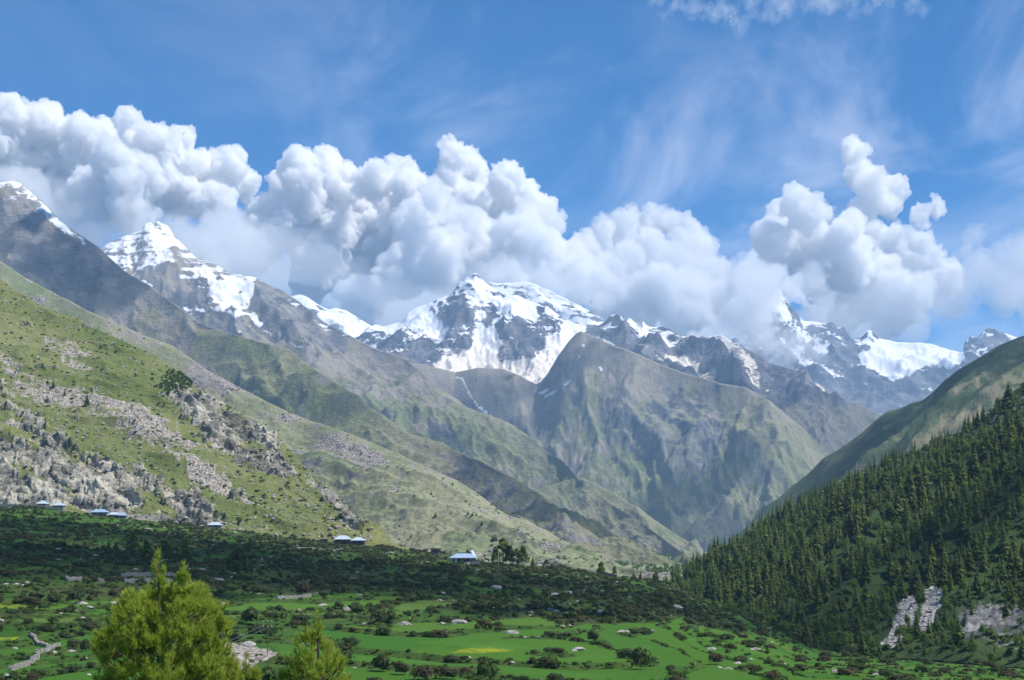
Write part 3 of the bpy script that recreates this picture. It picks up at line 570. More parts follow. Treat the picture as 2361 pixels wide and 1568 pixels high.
def puffs(name, spheres, vox, dens, disp=5.2, flat=1., seed=0, nscale=7, tmp=[]):
    V = np.concatenate([ICO_V * np.array([r, r, r * flat]) + c for c, r in spheres]); Fa = np.concatenate([ICO_F + i_ * len(ICO_V) for i_ in range(len(spheres))])
    me = mesh_np(name, V, Fa); o = bpy.data.objects.new(name, me); C.objects.link(o)
    m = o.modifiers.new('r', 'REMESH'); m.mode = 'VOXEL'; m.voxel_size = vox; m.use_smooth_shade = True
    me2 = bpy.data.meshes.new_from_object(o.evaluated_get(bpy.context.evaluated_depsgraph_get()))
    bpy.data.objects.remove(o); bpy.data.meshes.remove(me)
    # keep only the outer skins: drop inner cavities and crumbs
    n = len(me2.vertices); co = np.empty(n * 3, np.float32); me2.vertices.foreach_get('co', co); co = co.reshape(-1, 3).astype(float)
    q4 = np.empty(len(me2.polygons) * 4, np.int32)
    if len(me2.loops) == len(q4):
        me2.loops.foreach_get('vertex_index', q4); q4 = q4.reshape(-1, 4); lab = np.arange(n)
        for _ in range(400):
            m_ = lab[q4].min(1); l2 = lab.copy()
            for c_ in range(4): np.minimum.at(l2, q4[:, c_], m_)
            l2 = l2[l2]
            if (l2 == lab).all(): break
            lab = l2
        A_, B_, C_, D_ = (co[q4[:, k_]] for k_ in range(4)); cen = co.mean(0)
        vol = np.einsum('ij,ij->i', A_ - cen, np.cross(B_ - cen, C_ - cen)) + np.einsum('ij,ij->i', A_ - cen, np.cross(C_ - cen, D_ - cen))
        fl_ = lab[q4[:, 0]]; tot = np.bincount(fl_, vol, minlength=n); good = tot > (vox * 3.5) ** 3 * 6
        keep = good[fl_]; used = np.unique(q4[keep]); mp = np.full(n, -1); mp[used] = np.arange(len(used))
        bpy.data.meshes.remove(me2); me2 = mesh_np(name, co[used], mp[q4[keep]])
    n = len(me2.vertices); co = np.empty(n * 3, np.float32); me2.vertices.foreach_get('co', co); co = co.reshape(-1, 3).astype(float)
    no = np.empty(n * 3, np.float32); me2.vertices.foreach_get('normal', no); no = no.reshape(-1, 3)
    s_ = vox * nscale
    a = fbm(co[:, 0] / s_ + co[:, 1] / s_ * .7, co[:, 2] / s_ + co[:, 1] / s_ * .7, 6, seed, .7)
    b = 1 - np.abs(fbm(co[:, 0] / s_ * 1.7 + 9 - co[:, 1] / s_, co[:, 2] / s_ * 1.7 + co[:, 1] / s_, 4, seed + 3, .55)) * 2
    co = co + no * ((a + b * .5 - .3) * vox * disp)[:, None]
    me2.vertices.foreach_set('co', co.astype(np.float32).ravel()); me2.update()
    me2.name = name
    k = round(dens, 6)
    if k not in M_CLOUD: M_CLOUD[k] = vol_mat('cloud_droplets', dens)
    me2.materials.clear()
    o = link(name, me2, M_CLOUD[k]); o['kind'] = 'stuff'
    return o


def bank(circ, d, vox, dens, seed, depth=.05, grow=(16, 6), lean=.35, flat=1.):
    rn = random.Random(seed); sp = []
    for (x, y, r) in circ:
        rr = r * .43371 / F * d; c = W(x * .43371, y * .43371, d * (1 + rn.uniform(-depth, depth))); sp.append((c, rr * .8))
        for k in range(grow[0]):
            v = np.array([rn.gauss(0, 1), rn.gauss(0, 1) - .5, rn.gauss(0, 1) + lean]); v /= np.linalg.norm(v)
            r2 = rr * rn.uniform(.22, .48); c2 = c + v * rr * .78; sp.append((c2, r2))
            for j in range(grow[1]):
                v = np.array([rn.gauss(0, 1), rn.gauss(0, 1) - .5, rn.gauss(0, 1) + lean]); v /= np.linalg.norm(v)
                sp.append((c2 + v * r2 * .9, r2 * rn.uniform(.3, .5)))
    return puffs('cloud', sp, vox, dens, disp=min(5.2, 90 / vox) if vox > 50 else 5.2, seed=seed, flat=flat)


# left bank, bright tops, ragged below
bank([(-420, 320, 90), (-330, 380, 90), (-260, 290, 80), (-160, 340, 90), (-60, 300, 80), (20, 300, 70), (40, 260, 32), (110, 320, 75), (200, 340, 70), (285, 320, 62), (300, 275, 24), (350, 350, 65), (420, 330, 36), (60, 400, 90), (170, 420, 90), (280, 430, 90), (390, 420, 75), (470, 410, 60), (530, 385, 42), (560, 430, 38), (490, 470, 55)], 17500, 27, 1 / 50, 1)
bank([(-360, 480, 110), (-220, 460, 110), (-80, 440, 90), (10, 400, 60), (60, 470, 75), (200, 500, 80), (300, 480, 40), (330, 560, 60), (420, 560, 60), (505, 552, 66), (470, 620, 60), (90, 560, 70), (560, 600, 70)], 16700, 34, 1 / 260, 2, .03)
# middle bank
bank([(690, 385, 46), (750, 385, 46), (650, 430, 34), (700, 450, 60), (790, 440, 60), (860, 420, 45), (920, 400, 42), (950, 440, 50), (740, 520, 80), (850, 500, 75), (640, 520, 70), (590, 580, 60), (1045, 355, 36), (1070, 390, 46), (1030, 430, 45), (1110, 440, 45), (1165, 420, 38), (1190, 460, 50), (1230, 500, 48), (960, 520, 75), (1080, 510, 80), (880, 600, 90), (740, 620, 80)], 18500, 27, 1 / 48, 3)
bank([(960, 520, 55), (1000, 460, 38), (1040, 520, 60), (1090, 560, 70), (1010, 600, 80), (1180, 540, 60), (1260, 520, 40), (1250, 580, 70), (1150, 620, 80), (930, 640, 70), (1310, 620, 60), (830, 690, 55), (1060, 640, 50), (1350, 570, 36), (1220, 480, 28)], 16900, 27, 1 / 75, 4, .03)
bank([(1400, 560, 50), (1450, 510, 34), (1500, 510, 40), (1560, 520, 40), (1480, 590, 60), (1600, 570, 50), (1560, 640, 60), (1400, 640, 60), (1640, 640, 45), (1690, 700, 50), (1760, 640, 60)], 18800, 28, 1 / 120, 5)
bank([(1400, 640, 60), (1450, 600, 40), (1500, 570, 36), (1560, 610, 44), (1600, 660, 48), (1640, 690, 44), (1520, 680, 62), (1420, 700, 50), (1600, 720, 50), (1350, 660, 50), (1480, 730, 40), (1560, 740, 38)], 16600, 27, 1 / 65, 6, .02)
# right bank with its tower
bank([(1965, 355, 34), (1975, 400, 36), (2010, 430, 40), (2060, 440, 34), (2040, 470, 34), (2160, 480, 26), (2120, 500, 26), (1990, 500, 38)], 17400, 22, 1 / 60, 7, .02)
bank([(1830, 475, 40), (1800, 510, 40), (1860, 500, 44), (1900, 500, 28), (1780, 560, 50), (1860, 570, 60), (1950, 580, 70), (2040, 570, 60), (2110, 600, 60), (2000, 660, 75), (1900, 650, 75), (2080, 690, 60), (2160, 650, 50), (1950, 720, 55), (2050, 735, 38), (1800, 630, 55)], 17000, 27, 1 / 65, 8)
bank([(600, 640, 80), (700, 660, 80), (800, 700, 80), (900, 720, 80), (1000, 720, 90), (1450, 740, 90), (1550, 760, 90), (1650, 790, 90), (1750, 800, 90), (1880, 780, 90), (2000, 770, 80), (1400, 660, 70), (1900, 660, 80), (1650, 660, 60), (500, 640, 60), (400, 600, 70), (2100, 760, 60)], 21500, 70, 1 / 500, 19, .03, (8, 2))
bank([(2260, 620, 60), (2330, 600, 50), (2400, 640, 90), (2250, 540, 26), (2320, 680, 60), (2200, 700, 50), (2420, 720, 60), (2380, 765, 25)], 18200, 36, 1 / 420, 9)
# thin veils hanging in front of the banks, down to the ridges
bank([(x, 610 + 0.05 * x + 60 * math.sin(x / 130), 85 + 25 * math.sin(x / 77)) for x in range(520, 2380, 70)], 16100, 60, 1 / 1000, 41, .01, (6, 2), flat=.75)
bank([(x, 520 + .13 * x + 40 * math.sin(x / 90), 60) for x in range(0, 620, 70)], 16000, 55, 1 / 1000, 42, .01, (6, 2), flat=.8)
bank([(1755, 705, 34), (1725, 670, 40), (1770, 655, 36), (1700, 720, 40), (1740, 740, 34), (1785, 640, 30), (1820, 660, 26), (1850, 690, 22)], 13600, 26, 1 / 110, 43, .01)
# broken cloud at the upper right edge of the picture
rn = random.Random(5)
bank([(1500 + 640 * rn.random(), -40 + 75 * rn.random() ** 1.2, rn.uniform(7, 20)) for k in range(75)] + [(1620 + rn.gauss(0, 30), 30 + rn.gauss(0, 12), 14) for k in range(14)] + [(1720 + rn.gauss(0, 34), 52 + rn.gauss(0, 16), 14) for k in range(18)] + [(1900 + rn.gauss(0, 80), rn.gauss(0, 12), 20) for k in range(18)] + [(1230 + 40 * k, -8, 8) for k in range(5)], 15000, 24, 1 / 900, 10, .04, (9, 4))
# cloud caught on the peaks
bank([(1760, 790, 34), (1800, 800, 40), (1850, 810, 36), (1720, 770, 26), (1890, 820, 24), (1790, 840, 26), (1740, 745, 22), (1770, 700, 24), (1745, 650, 36), (1700, 620, 30), (1900, 690, 30), (1870, 650, 40), (1740, 690, 46), (1700, 740, 44), (1760, 655, 46), (1730, 790, 40), (1720, 640, 50), (1780, 740, 30)], 13000, 30, 1 / 260, 11, .02)
bank([(1150, 620, 34), (1200, 625, 34), (1260, 640, 36), (1310, 655, 34), (1350, 680, 30), (1400, 705, 30), (1180, 640, 30), (1240, 655, 30), (1290, 680, 24), (1140, 655, 16), (1380, 690, 26), (1270, 665, 34), (1230, 640, 34)], 11800, 26, 1 / 300, 12, .015)
bank([(440, 585, 22), (475, 595, 24), (510, 602, 20), (640, 650, 18), (600, 625, 20), (160, 500, 26), (120, 440, 40), (60, 400, 40), (200, 530, 24), (890, 725, 26), (925, 715, 18)], 7400, 22, 1 / 420, 13, .01)


# fair weather clouds over the valley, above the picture; their shadows lie on the slopes; some are added only to shade
def overhead(spots, alt, dens, seed):
    rn = random.Random(seed); sp = []
    for (Dx_, Dy_, d, rx, ry) in spots:
        c = W(Dx_ * .43371, Dy_ * .43371, d); k = (alt - c[2]) / SUN[2]; c = c + SUN * k
        n = max(4, int(rx * ry / 6000 * 1.2)) if rx * ry < 90000 else 22
        for j in range(n):
            a = rn.uniform(0, 2 * pi); q_ = math.sqrt(rn.random())
            r_ = min(rx, ry) * rn.uniform(.3, .5)
            sp.append((c + np.array([math.cos(a) * q_ * (rx - r_ * .6), math.sin(a) * q_ * (ry - r_ * .6), rn.uniform(-20, 60)]), r_))
    return puffs('cloud', sp, max(24, min(90, spots[0][3] / 6)), dens, seed=seed, flat=.55)


overhead([(500, 1300, 640, 210, 190), (1000, 1350, 640, 200, 190), (1400, 1370, 640, 190, 170), (200, 1260, 760, 130, 110), (-100, 1330, 500, 150, 90), (800, 1400, 470, 140, 80), (1300, 1420, 470, 140, 70), (300, 1380, 500, 120, 70)], 1500, 1 / 130, 31)
overhead([(2330, 1330, 800, 130, 150), (2250, 1400, 720, 130, 130), (2100, 1460, 620, 120, 80), (2300, 1480, 600, 120, 90)], 1500, 1 / 110, 32)
overhead([(900, 560, 16900, 1500, 600), (1150, 600, 16900, 1300, 600), (300, 520, 16700, 1400, 600), (1560, 640, 16600, 1200, 500), (1950, 680, 17000, 1300, 500), (2300, 650, 17500, 900, 500)], 8200, 1 / 2200, 38)  # unseen thin clouds added to shade the far cloud banks grey
overhead([(100, 580, 5300, 500, 350)], 3600, 1 / 150, 33)
overhead([(1150, 1130, 3700, 380, 330), (1320, 1200, 3500, 330, 260), (1480, 1270, 3200, 250, 200)], 2600, 1 / 110, 34)
overhead([(1030, 960, 6000, 260, 260), (800, 840, 4300, 220, 300), (500, 760, 4600, 240, 200)], 3300, 1 / 160, 35)
overhead([(1285, 815, 8250, 170, 260), (1240, 860, 8300, 170, 160), (1290, 880, 8000, 200, 200), (1600, 1080, 6700, 420, 420), (1740, 1150, 6200, 380, 350), (1150, 880, 8300, 360, 200), (1760, 860, 8600, 500, 300)], 4300, 1 / 180, 36)  # first three spots added to darken the pyramid's left face
overhead([(2080, 960, 3000, 260, 200), (1960, 1060, 3100, 200, 160), (2250, 850, 2900, 260, 180)], 2400, 1 / 100, 37)
print('clouds', round(time.time() - T0, 1))

# ------------------------------------------------------------------ air
bm = bmesh.new(); bmesh.ops.create_cube(bm, size=1)
for v in bm.verts: v.co = (v.co.x * 20000, v.co.y * 16200 + 7700, v.co.z * 2700 + 1240)
me = bpy.data.meshes.new('haze'); bm.to_mesh(me); bm.free()
link('haze', me, vol_mat('air', HAZE, (.42, .66, 1.0), 0.))['kind'] = 'stuff'

# ------------------------------------------------------------------ leaves, bark, stone
def leaf_mat(name, a, b, c=None, trans=.35, scale=.6, rough=.7):
    m = bpy.data.materials.new(name); m.use_nodes = True; g = G(m.node_tree); bs = g.n['Principled BSDF']
    n = g.noise(g.pos(), scale, 3, .6); oi = g.n.new('ShaderNodeObjectInfo').outputs['Random']
    col = g.mix(g.ramp(n, .35, .65), a, b)
    col = g.mix(g.math('MULTIPLY', oi, .5), col, c or tuple(v * .6 for v in a))
    g.put(bs.inputs['Base Color'], col); bs.inputs['Roughness'].default_value = rough; bs.inputs['Specular IOR Level'].default_value = .2
    tr = g.n.new('ShaderNodeBsdfTranslucent'); g.put(tr.inputs[0], g.mix(.5, col, (.25, .35, .03)))
    mx = g.n.new('ShaderNodeMixShader'); mx.inputs[0].default_value = trans
    out = g.n['Material Output']; g.l.new(bs.outputs[0], mx.inputs[1]); g.l.new(tr.outputs[0], mx.inputs[2]); g.l.new(mx.outputs[0], out.inputs['Surface'])
    return m


def plain(name, a, b, scale=1., rough=.9, bump=.4, detail=5, metal=0, stretch=(1, 1, 1)):
    m = bpy.data.materials.new(name); m.use_nodes = True; g = G(m.node_tree); bs = g.n['Principled BSDF']
    n = g.noise(g.mapping(g.pos(), stretch), scale, detail, .65)
    g.put(bs.inputs['Base Color'], g.mix(g.ramp(n, .35, .65), a, b)); bs.inputs['Roughness'].default_value = rough; bs.inputs['Metallic'].default_value = metal
    bp = g.n.new('ShaderNodeBump'); bp.inputs['Strength'].default_value = bump; bp.inputs['Distance'].default_value = .3 / scale
    g.put(bp.inputs['Height'], n); g.put(bs.inputs['Normal'], bp.outputs[0]); return m


M_spruce = leaf_mat('spruce_needles', (.05, .095, .02), (.16, .20, .03), (.035, .065, .02), .32, .12)
M_birch = leaf_mat('birch_leaves', (.07, .15, .022), (.13, .20, .035), (.035, .08, .02), .45, .3)
M_shrub = leaf_mat('shrub_leaves', (.02, .04, .012), (.045, .07, .02), (.045, .045, .02), .2, .4)
M_shrub2 = leaf_mat('reddish_shrub_leaves', (.05, .034, .022), (.075, .06, .03), (.03, .045, .015), .2, .4)
M_shrub3 = leaf_mat('green_shrub_leaves', (.04, .085, .018), (.075, .12, .03), (.03, .06, .02), .3, .4)
M_bark = plain('bark', (.09, .065, .045), (.05, .038, .03), 3)
M_stone = plain('granite', (.42, .39, .36), (.16, .15, .14), .7, bump=.7)
M_stone2 = plain('wall_stone', (.45, .42, .38), (.2, .18, .16), 2.5, bump=.6)


class Leafy:
    """collects small faces"""
    def __init__(s): s.V = []; s.F = []; s.n = 0
    def add(s, V, Fa): s.V.append(np.asarray(V, float)); s.F.append(np.asarray(Fa, int) + s.n); s.n += len(V)
    def mesh(s, name): return mesh_np(name, np.concatenate(s.V), np.concatenate(s.F), False)
    def arr(s): return np.concatenate(s.V), np.concatenate(s.F)


def cards(P, Nrm, size, rn, squash=1.):
    """one small four cornered leaf clump at each point, roughly facing Nrm"""
    n = len(P); r = rn.normal(size=(n, 3)); A = np.cross(Nrm, r); A /= np.linalg.norm(A, axis=1, keepdims=True) + 1e-9
    B = np.cross(Nrm, A); B /= np.linalg.norm(B, axis=1, keepdims=True) + 1e-9
    s = size * rn.uniform(.6, 1.3, (n, 1)); b = s * rn.uniform(.5, .9, (n, 1)); k = Nrm * s * rn.uniform(-.25, .35, (n, 1))
    V = np.stack([P - A * s, P - B * b + k, P + A * s * 1.0, P + B * b + k], 1).reshape(-1, 3)
    return V, np.arange(4 * n).reshape(-1, 4)


def conifer(seed, h=16, r=2.6, whorls=15, per=8, top=.08, base=.10):
    rn = np.random.default_rng(seed); L = Leafy()
    for i in range(whorls):
        f = i / (whorls - 1); z = h * (base + (1 - base) * f ** .92); rr = r * (1 - f) ** .85 * rn.uniform(.82, 1.12) + r * top * .6
        n = max(4, int(round(per * (1 - f * .45)))); a0 = rn.uniform(0, 6.28)
        for k in range(n):
            a = a0 + k * 2 * pi / n + rn.uniform(-.2, .2); q = rr * rn.uniform(.7, 1.15); dr = q * rn.uniform(.28, .5)
            wdt = q * rn.uniform(.22, .34) + .12; c, s_ = math.cos(a), math.sin(a); up = h / whorls * rn.uniform(.5, .9)
            def pt(rad, side, zz): return (c * rad - s_ * side, s_ * rad + c * side, z + zz)
            V = [pt(0, 0, up), pt(q * .55, -wdt, -dr * .35), pt(q, 0, -dr), pt(q * .55, wdt, -dr * .35)]
            L.add(V, [[0, 1, 2, 3]])
            V = [pt(q * .1, 0, up * .3), pt(q * .5, -wdt * .6, -dr * .9), pt(q * .85, 0, -dr * .6), pt(q * .5, wdt * .7, -dr * .8)]
            L.add(V, [[0, 1, 2, 3]])
    V = [(0, 0, h * 1.03), (-.12, 0, h * .93), (0, .12, h * .93), (.12, 0, h * .93)]; L.add(V, [[0, 1, 2, 3]])
    return L


def trunk_mesh(h, r, seg=7, lean=0.):
    V, Fa = [], []
    zs = [-.6, .0, h * .3, h * .65, h * .93]; rs = [r * 1.4, r, r * .75, r * .45, r * .1]
    for i, (z, q) in enumerate(zip(zs, rs)):
        for k in range(seg): V.append((math.cos(k * 2 * pi / seg) * q + lean * z * .1, math.sin(k * 2 * pi / seg) * q, z))
    for i in range(len(zs) - 1):
        for k in range(seg): Fa.append((i * seg + k, i * seg + (k + 1) % seg, (i + 1) * seg + (k + 1) % seg, (i + 1) * seg + k))
    return np.array(V), np.array(Fa)


def dome(seed, rx, ry, rz, n, size, zc=.45, lumps=6):
    """leafy crown or bush: clumps of leaves over several overlapping lumps"""
    rn = np.random.default_rng(seed); L = Leafy(); cs = []
    for i in range(lumps):
        a = rn.uniform(0, 6.28); q = rn.uniform(.1, .6); cs.append((math.cos(a) * q * rx, math.sin(a) * q * ry, rz * rn.uniform(.25, .75), rn.uniform(.38, .6)))
    cs.append((0, 0, rz * .45, .75))
    P, N = [], []
    for i in range(n):
        c = cs[rn.integers(len(cs))]; v = rn.normal(size=3); v /= np.linalg.norm(v); v[2] = abs(v[2]) * 1.0 - .25 * rn.random(); k = rn.uniform(.82, 1.05)
        P.append((c[0] + v[0] * rx * c[3] * k, c[1] + v[1] * ry * c[3] * k, max(-.1 * rz, c[2] + v[2] * rz * c[3] * k))); N.append(v)
    V, Fa = cards(np.array(P), np.array(N), size, rn); L.add(V, Fa)
    return L


def rock_mesh(seed, sub=2, flat=.6, rough=.35):
    bm = bmesh.new(); bmesh.ops.create_icosphere(bm, subdivisions=sub, radius=1)
    rn = np.random.default_rng(seed); cuts = [(lambda v: v / np.linalg.norm(v))(rn.normal(size=3)) for _ in range(9)]; dd = rn.uniform(.55, .9, 9)
    for v in bm.verts:
        p = np.array(v.co[:])
        for c_, d_ in zip(cuts, dd):
            t = p @ c_ - d_
            if t > 0: p = p - c_ * t * .92
        p *= 1 + rn.uniform(-.05, .05) * rough * 3; v.co = (p[0], p[1], p[2] * flat)
    V = np.array([v.co[:] for v in bm.verts]); Fa = np.array([[v.index for v in f.verts] for f in bm.faces]); bm.free(); return V, Fa


def xf(V, loc, s=1., rz=0., sz=None):
    c, q = math.cos(rz), math.sin(rz); s3 = np.array([s, s, sz if sz is not None else s]) if np.isscalar(s) else np.array(s)
    V = V * s3; return np.stack([V[:, 0] * c - V[:, 1] * q, V[:, 0] * q + V[:, 1] * c, V[:, 2]], 1) + np.asarray(loc)


# ------------------------------------------------------------------ where things grow
rn = np.random.default_rng(12)
def project(p): return 512 + F * p[0] / p[1], HY - F * p[2] / p[1]


LAND = []                                     # landmarks used in the words of the labels: (Dx, Dy, words)
items = []                                    # dict(kind, loc, s (height), w, rz, var)

# conifers and birches of the right hand slope
cand = []
while len(cand) < 12500:
    y = rn.uniform(440, 1260); px = rn.uniform(652, 1110); x = (px - 512) / F * y
    j = min(int(np.searchsorted(SK.px, px)), len(SK.px) - 1); col_ = SK.Y[:, j]
    if y < col_[0] - 4 or y > col_[SK.nt - 1] + 60: continue
    if rn.random() > (y / 1260) ** 1.0: continue
    k = int(np.argmin(np.abs(col_ - y)))
    cand.append((x, y, SK.Z[k, j], SK.rk[k, j], SK.scr[k, j], px, k / SK.nt))
cell = {}; forest = []
for (x, y, z, rk_, sc__, px, t) in cand:
    Dyy = (HY - F * z / y) / .43371; Dxx = px / .43371
    upper = Dxx > 2130 and Dyy < 1250 - (Dxx - 2130) * 1.02 + 0    # bare rocky shoulder above the trees
    line = np.interp(Dxx, [1500, 2100, 2160, 2230, 2290, 2361, 2600], [0, 0, 1045, 1035, 1010, 975, 900])
    if Dyy < line and rn.random() > .06: continue
    if sc__ > .45 and rn.random() > .015: continue
    if rk_ > .45 and rn.random() > .04: continue
    sp_ = 5.2 * rn.uniform(.8, 1.3)
    ck = (int(x // 6), int(y // 6)); ok = True
    for a in (-1, 0, 1):
        for b in (-1, 0, 1):
            for (x2, y2) in cell.get((ck[0] + a, ck[1] + b), ()):
                if (x - x2) ** 2 + (y - y2) ** 2 < sp_ ** 2: ok = False
    if not ok: continue
    cell.setdefault(ck, []).append((x, y))
    bn = perlin(np.array([x / 45]), np.array([y / 45]), 301)[0] + rn.uniform(-.35, .35)
    edge = Dxx < 1640
    foot_ = t < .12
    if bn > .24 or (foot_ and rn.random() < .35): kind = 'birch'; h = rn.uniform(6, 10)
    else: kind = 'spruce'; h = 5.5 + 12.5 * rn.random() ** .8 * (.75 if foot_ else 1) * (.85 if edge else 1)
    h *= min(1.05, max(.6, y / 880))
    forest.append(dict(kind=kind, loc=(x, y, z - .3), h=h, rz=rn.uniform(0, 6.28), var=int(rn.integers(6)), w=rn.uniform(.85, 1.2)))
print('forest', len(forest))

# shrubs of the terraces
shrubs = []
jj = GR.px; n_try = 0
den_n = None
while len(shrubs) < 8200 and n_try < 90000:
    n_try += 1
    y = 235 + (1010 - 235) * rn.random() ** .8; px = rn.uniform(-40, 900 if y > 500 else 1080)
    j = min(int(np.searchsorted(jj, px)), len(jj) - 1)
    if y > GR.dc[j] + 4: continue
    k = int(np.argmin(np.abs(GR.Y[:, j] - y)))
    if GR.crop[k, j] > .3: continue
    x = (px - 512) / F * y; z = GR.Z[k, j]; Dyy = (HY - F * z / y) / .43371; Dxx = px / .43371
    nn = perlin(np.array([x / 26.]), np.array([y / 20.]), 55)[0] + perlin(np.array([x / 8.]), np.array([y / 8.]), 56)[0] * .5
    want = .10 + sstep(Dyy, 1500, 1400) * .32 - sstep(Dxx, 600, 0) * sstep(Dyy, 1290, 1200) * .2 * .8 + GR.riser[k, j] * (.35 if Dyy > 1430 else .45)
    if rn.random() * .9 > want + nn * .8: continue
    if abs(Dxx - 580) < 70 and 1480 < Dyy < 1560: continue
    r_ = (.5 + 1.15 * rn.random() ** 1.4) * (1.15 if nn > .2 else .85)
    shrubs.append(dict(kind='shrub', loc=(x, y, z - .1), h=r_ * rn.uniform(.8, 1.25), w=r_ * rn.uniform(1, 1.7), rz=rn.uniform(0, 6.28), var=int(rn.integers(5)), tone=0 if rn.random() < .68 else (1 if rn.random() < .55 else 2)))
print('shrubs', len(shrubs), n_try)

# special shrubs and trees the photograph shows singly: (Dx, Dy foot, height m, width m, kind, tone)
singles = [(580, 1440, 4.4, 5.5, 'shrub', 0), (882, 1548, 3.4, 4.6, 'shrub', 0), (1127, 1572, 4.3, 4.0, 'shrub', 2), (1478, 1543, 4.2, 4.2, 'shrub', 0), (1366, 1480, 3., 3.6, 'shrub', 0), (1652, 1532, 2.6, 3.6, 'shrub', 1),
           (925, 1556, 2.6, 3.2, 'shrub', 1), (980, 1568, 2.6, 6.5, 'shrub', 1), (1030, 1566, 2.4, 5, 'shrub', 1), (198, 1502, 2.6, 2.6, 'shrub', 0), (128, 1396, 3.4, 4.8, 'shrub', 0), (172, 1392, 3.4, 5, 'shrub', 0), (545, 1312, 7.5, 8.5, 'shrub', 0), (560, 1330, 5.5, 9, 'shrub', 0), (620, 1576, 3.2, 5.0, 'shrub', 2), (660, 1570, 2.5, 3.5, 'shrub', 2),
           (1960, 1510, 3.6, 5, 'shrub', 0), (870, 1440, 3.8, 5.2, 'shrub', 0), (900, 1436, 3.4, 5.2, 'shrub', 0), (700, 1372, 4, 5, 'shrub', 1), (790, 1372, 3.6, 6, 'shrub', 0), (1240, 1410, 3.2, 6, 'shrub', 0)]
for (a, b, h, w_, k_, tn) in singles:
    p = GR.at(a, b); shrubs.append(dict(kind='shrub', loc=(p[0], p[1], p[2] - .1), h=h * .95, w=w_ * .55, rz=rn.uniform(0, 6.28), var=int(rn.integers(5)), tone=tn, single=1))
# boulders
rocks = []
big = [(137, 1270, 4.2), (340, 1222, 4.5), (426, 1248, 3.8), (452, 1246, 2.2), (187, 1392, 2.6), (270, 1391, 2.6), (137, 1378, 1.6), (1145, 1357, 5.2), (1275, 1372, 3.6), (1312, 1367, 3.), (1180, 1460, 3.), (1335, 1499, 2.6), (1057, 1437, 3.6), (930, 1441, 3.4), (1020, 1438, 1.5), (1385, 1413, 4), (1560, 1401, 4.4), (1500, 1456, 2.2), (1225, 1526, 1.8), (1326, 1500, 1.5), (1180, 1528, 1.2), (575, 1487, 3.2), (190, 1425, 1.2), (0, 1432, 2.), (140, 1414, 1.),
       (1700, 1530, 1.6), (1680, 1543, 1.5), (1660, 1540, 1.2), (1730, 1520, 1.0), (205, 1556, .9), (60, 1528, 1.), (865, 1430, 1.6), (540, 1228, 3), (900, 1275, 3), (940, 1278, 2.6), (990, 1274, 4), (1000, 1284, 3), (1240, 1300, 4.), (1262, 1303, 4.5), (1285, 1304, 3.2), (1120, 1295, 3), (1300, 1345, 2.4), (1350, 1362, 2), (1450, 1400, 2), (1640, 1497, 1.8), (700, 1350, 2), (715, 1342, 2), (800, 1405, 2.6), (745, 1398, 2.5), (620, 1340, 2.4), (505, 1338, 3), (1505, 1360, 2)]
for (a, b, r_) in big:
    p = GR.at(a, b); rocks.append(dict(loc=(p[0], p[1], p[2]), r=r_ * .62, rz=rn.uniform(0, 6.28), var=int(rn.integers(6)), single=1))
n_try = 0
while len(rocks) < 1000 and n_try < 30000:
    n_try += 1
    y = 240 + 770 * rn.random() ** .8; px = rn.uniform(-40, 900); j = min(int(np.searchsorted(jj, px)), len(jj) - 1)
    if y > GR.dc[j] + 4: continue
    k = int(np.argmin(np.abs(GR.Y[:, j] - y)))
    if GR.crop[k, j] > .3: continue
    x = (px - 512) / F * y
    nn = perlin(np.array([x / 24.]), np.array([y / 24.]), 155)[0] + .9 * GR.riser[k, j] * .3
    if rn.random() > .25 + nn * 1.5: continue
    rocks.append(dict(loc=(x, y, GR.Z[k, j] - .05), r=.28 + 1.1 * rn.random() ** 3, rz=rn.uniform(0, 6.28), var=int(rn.integers(6))))

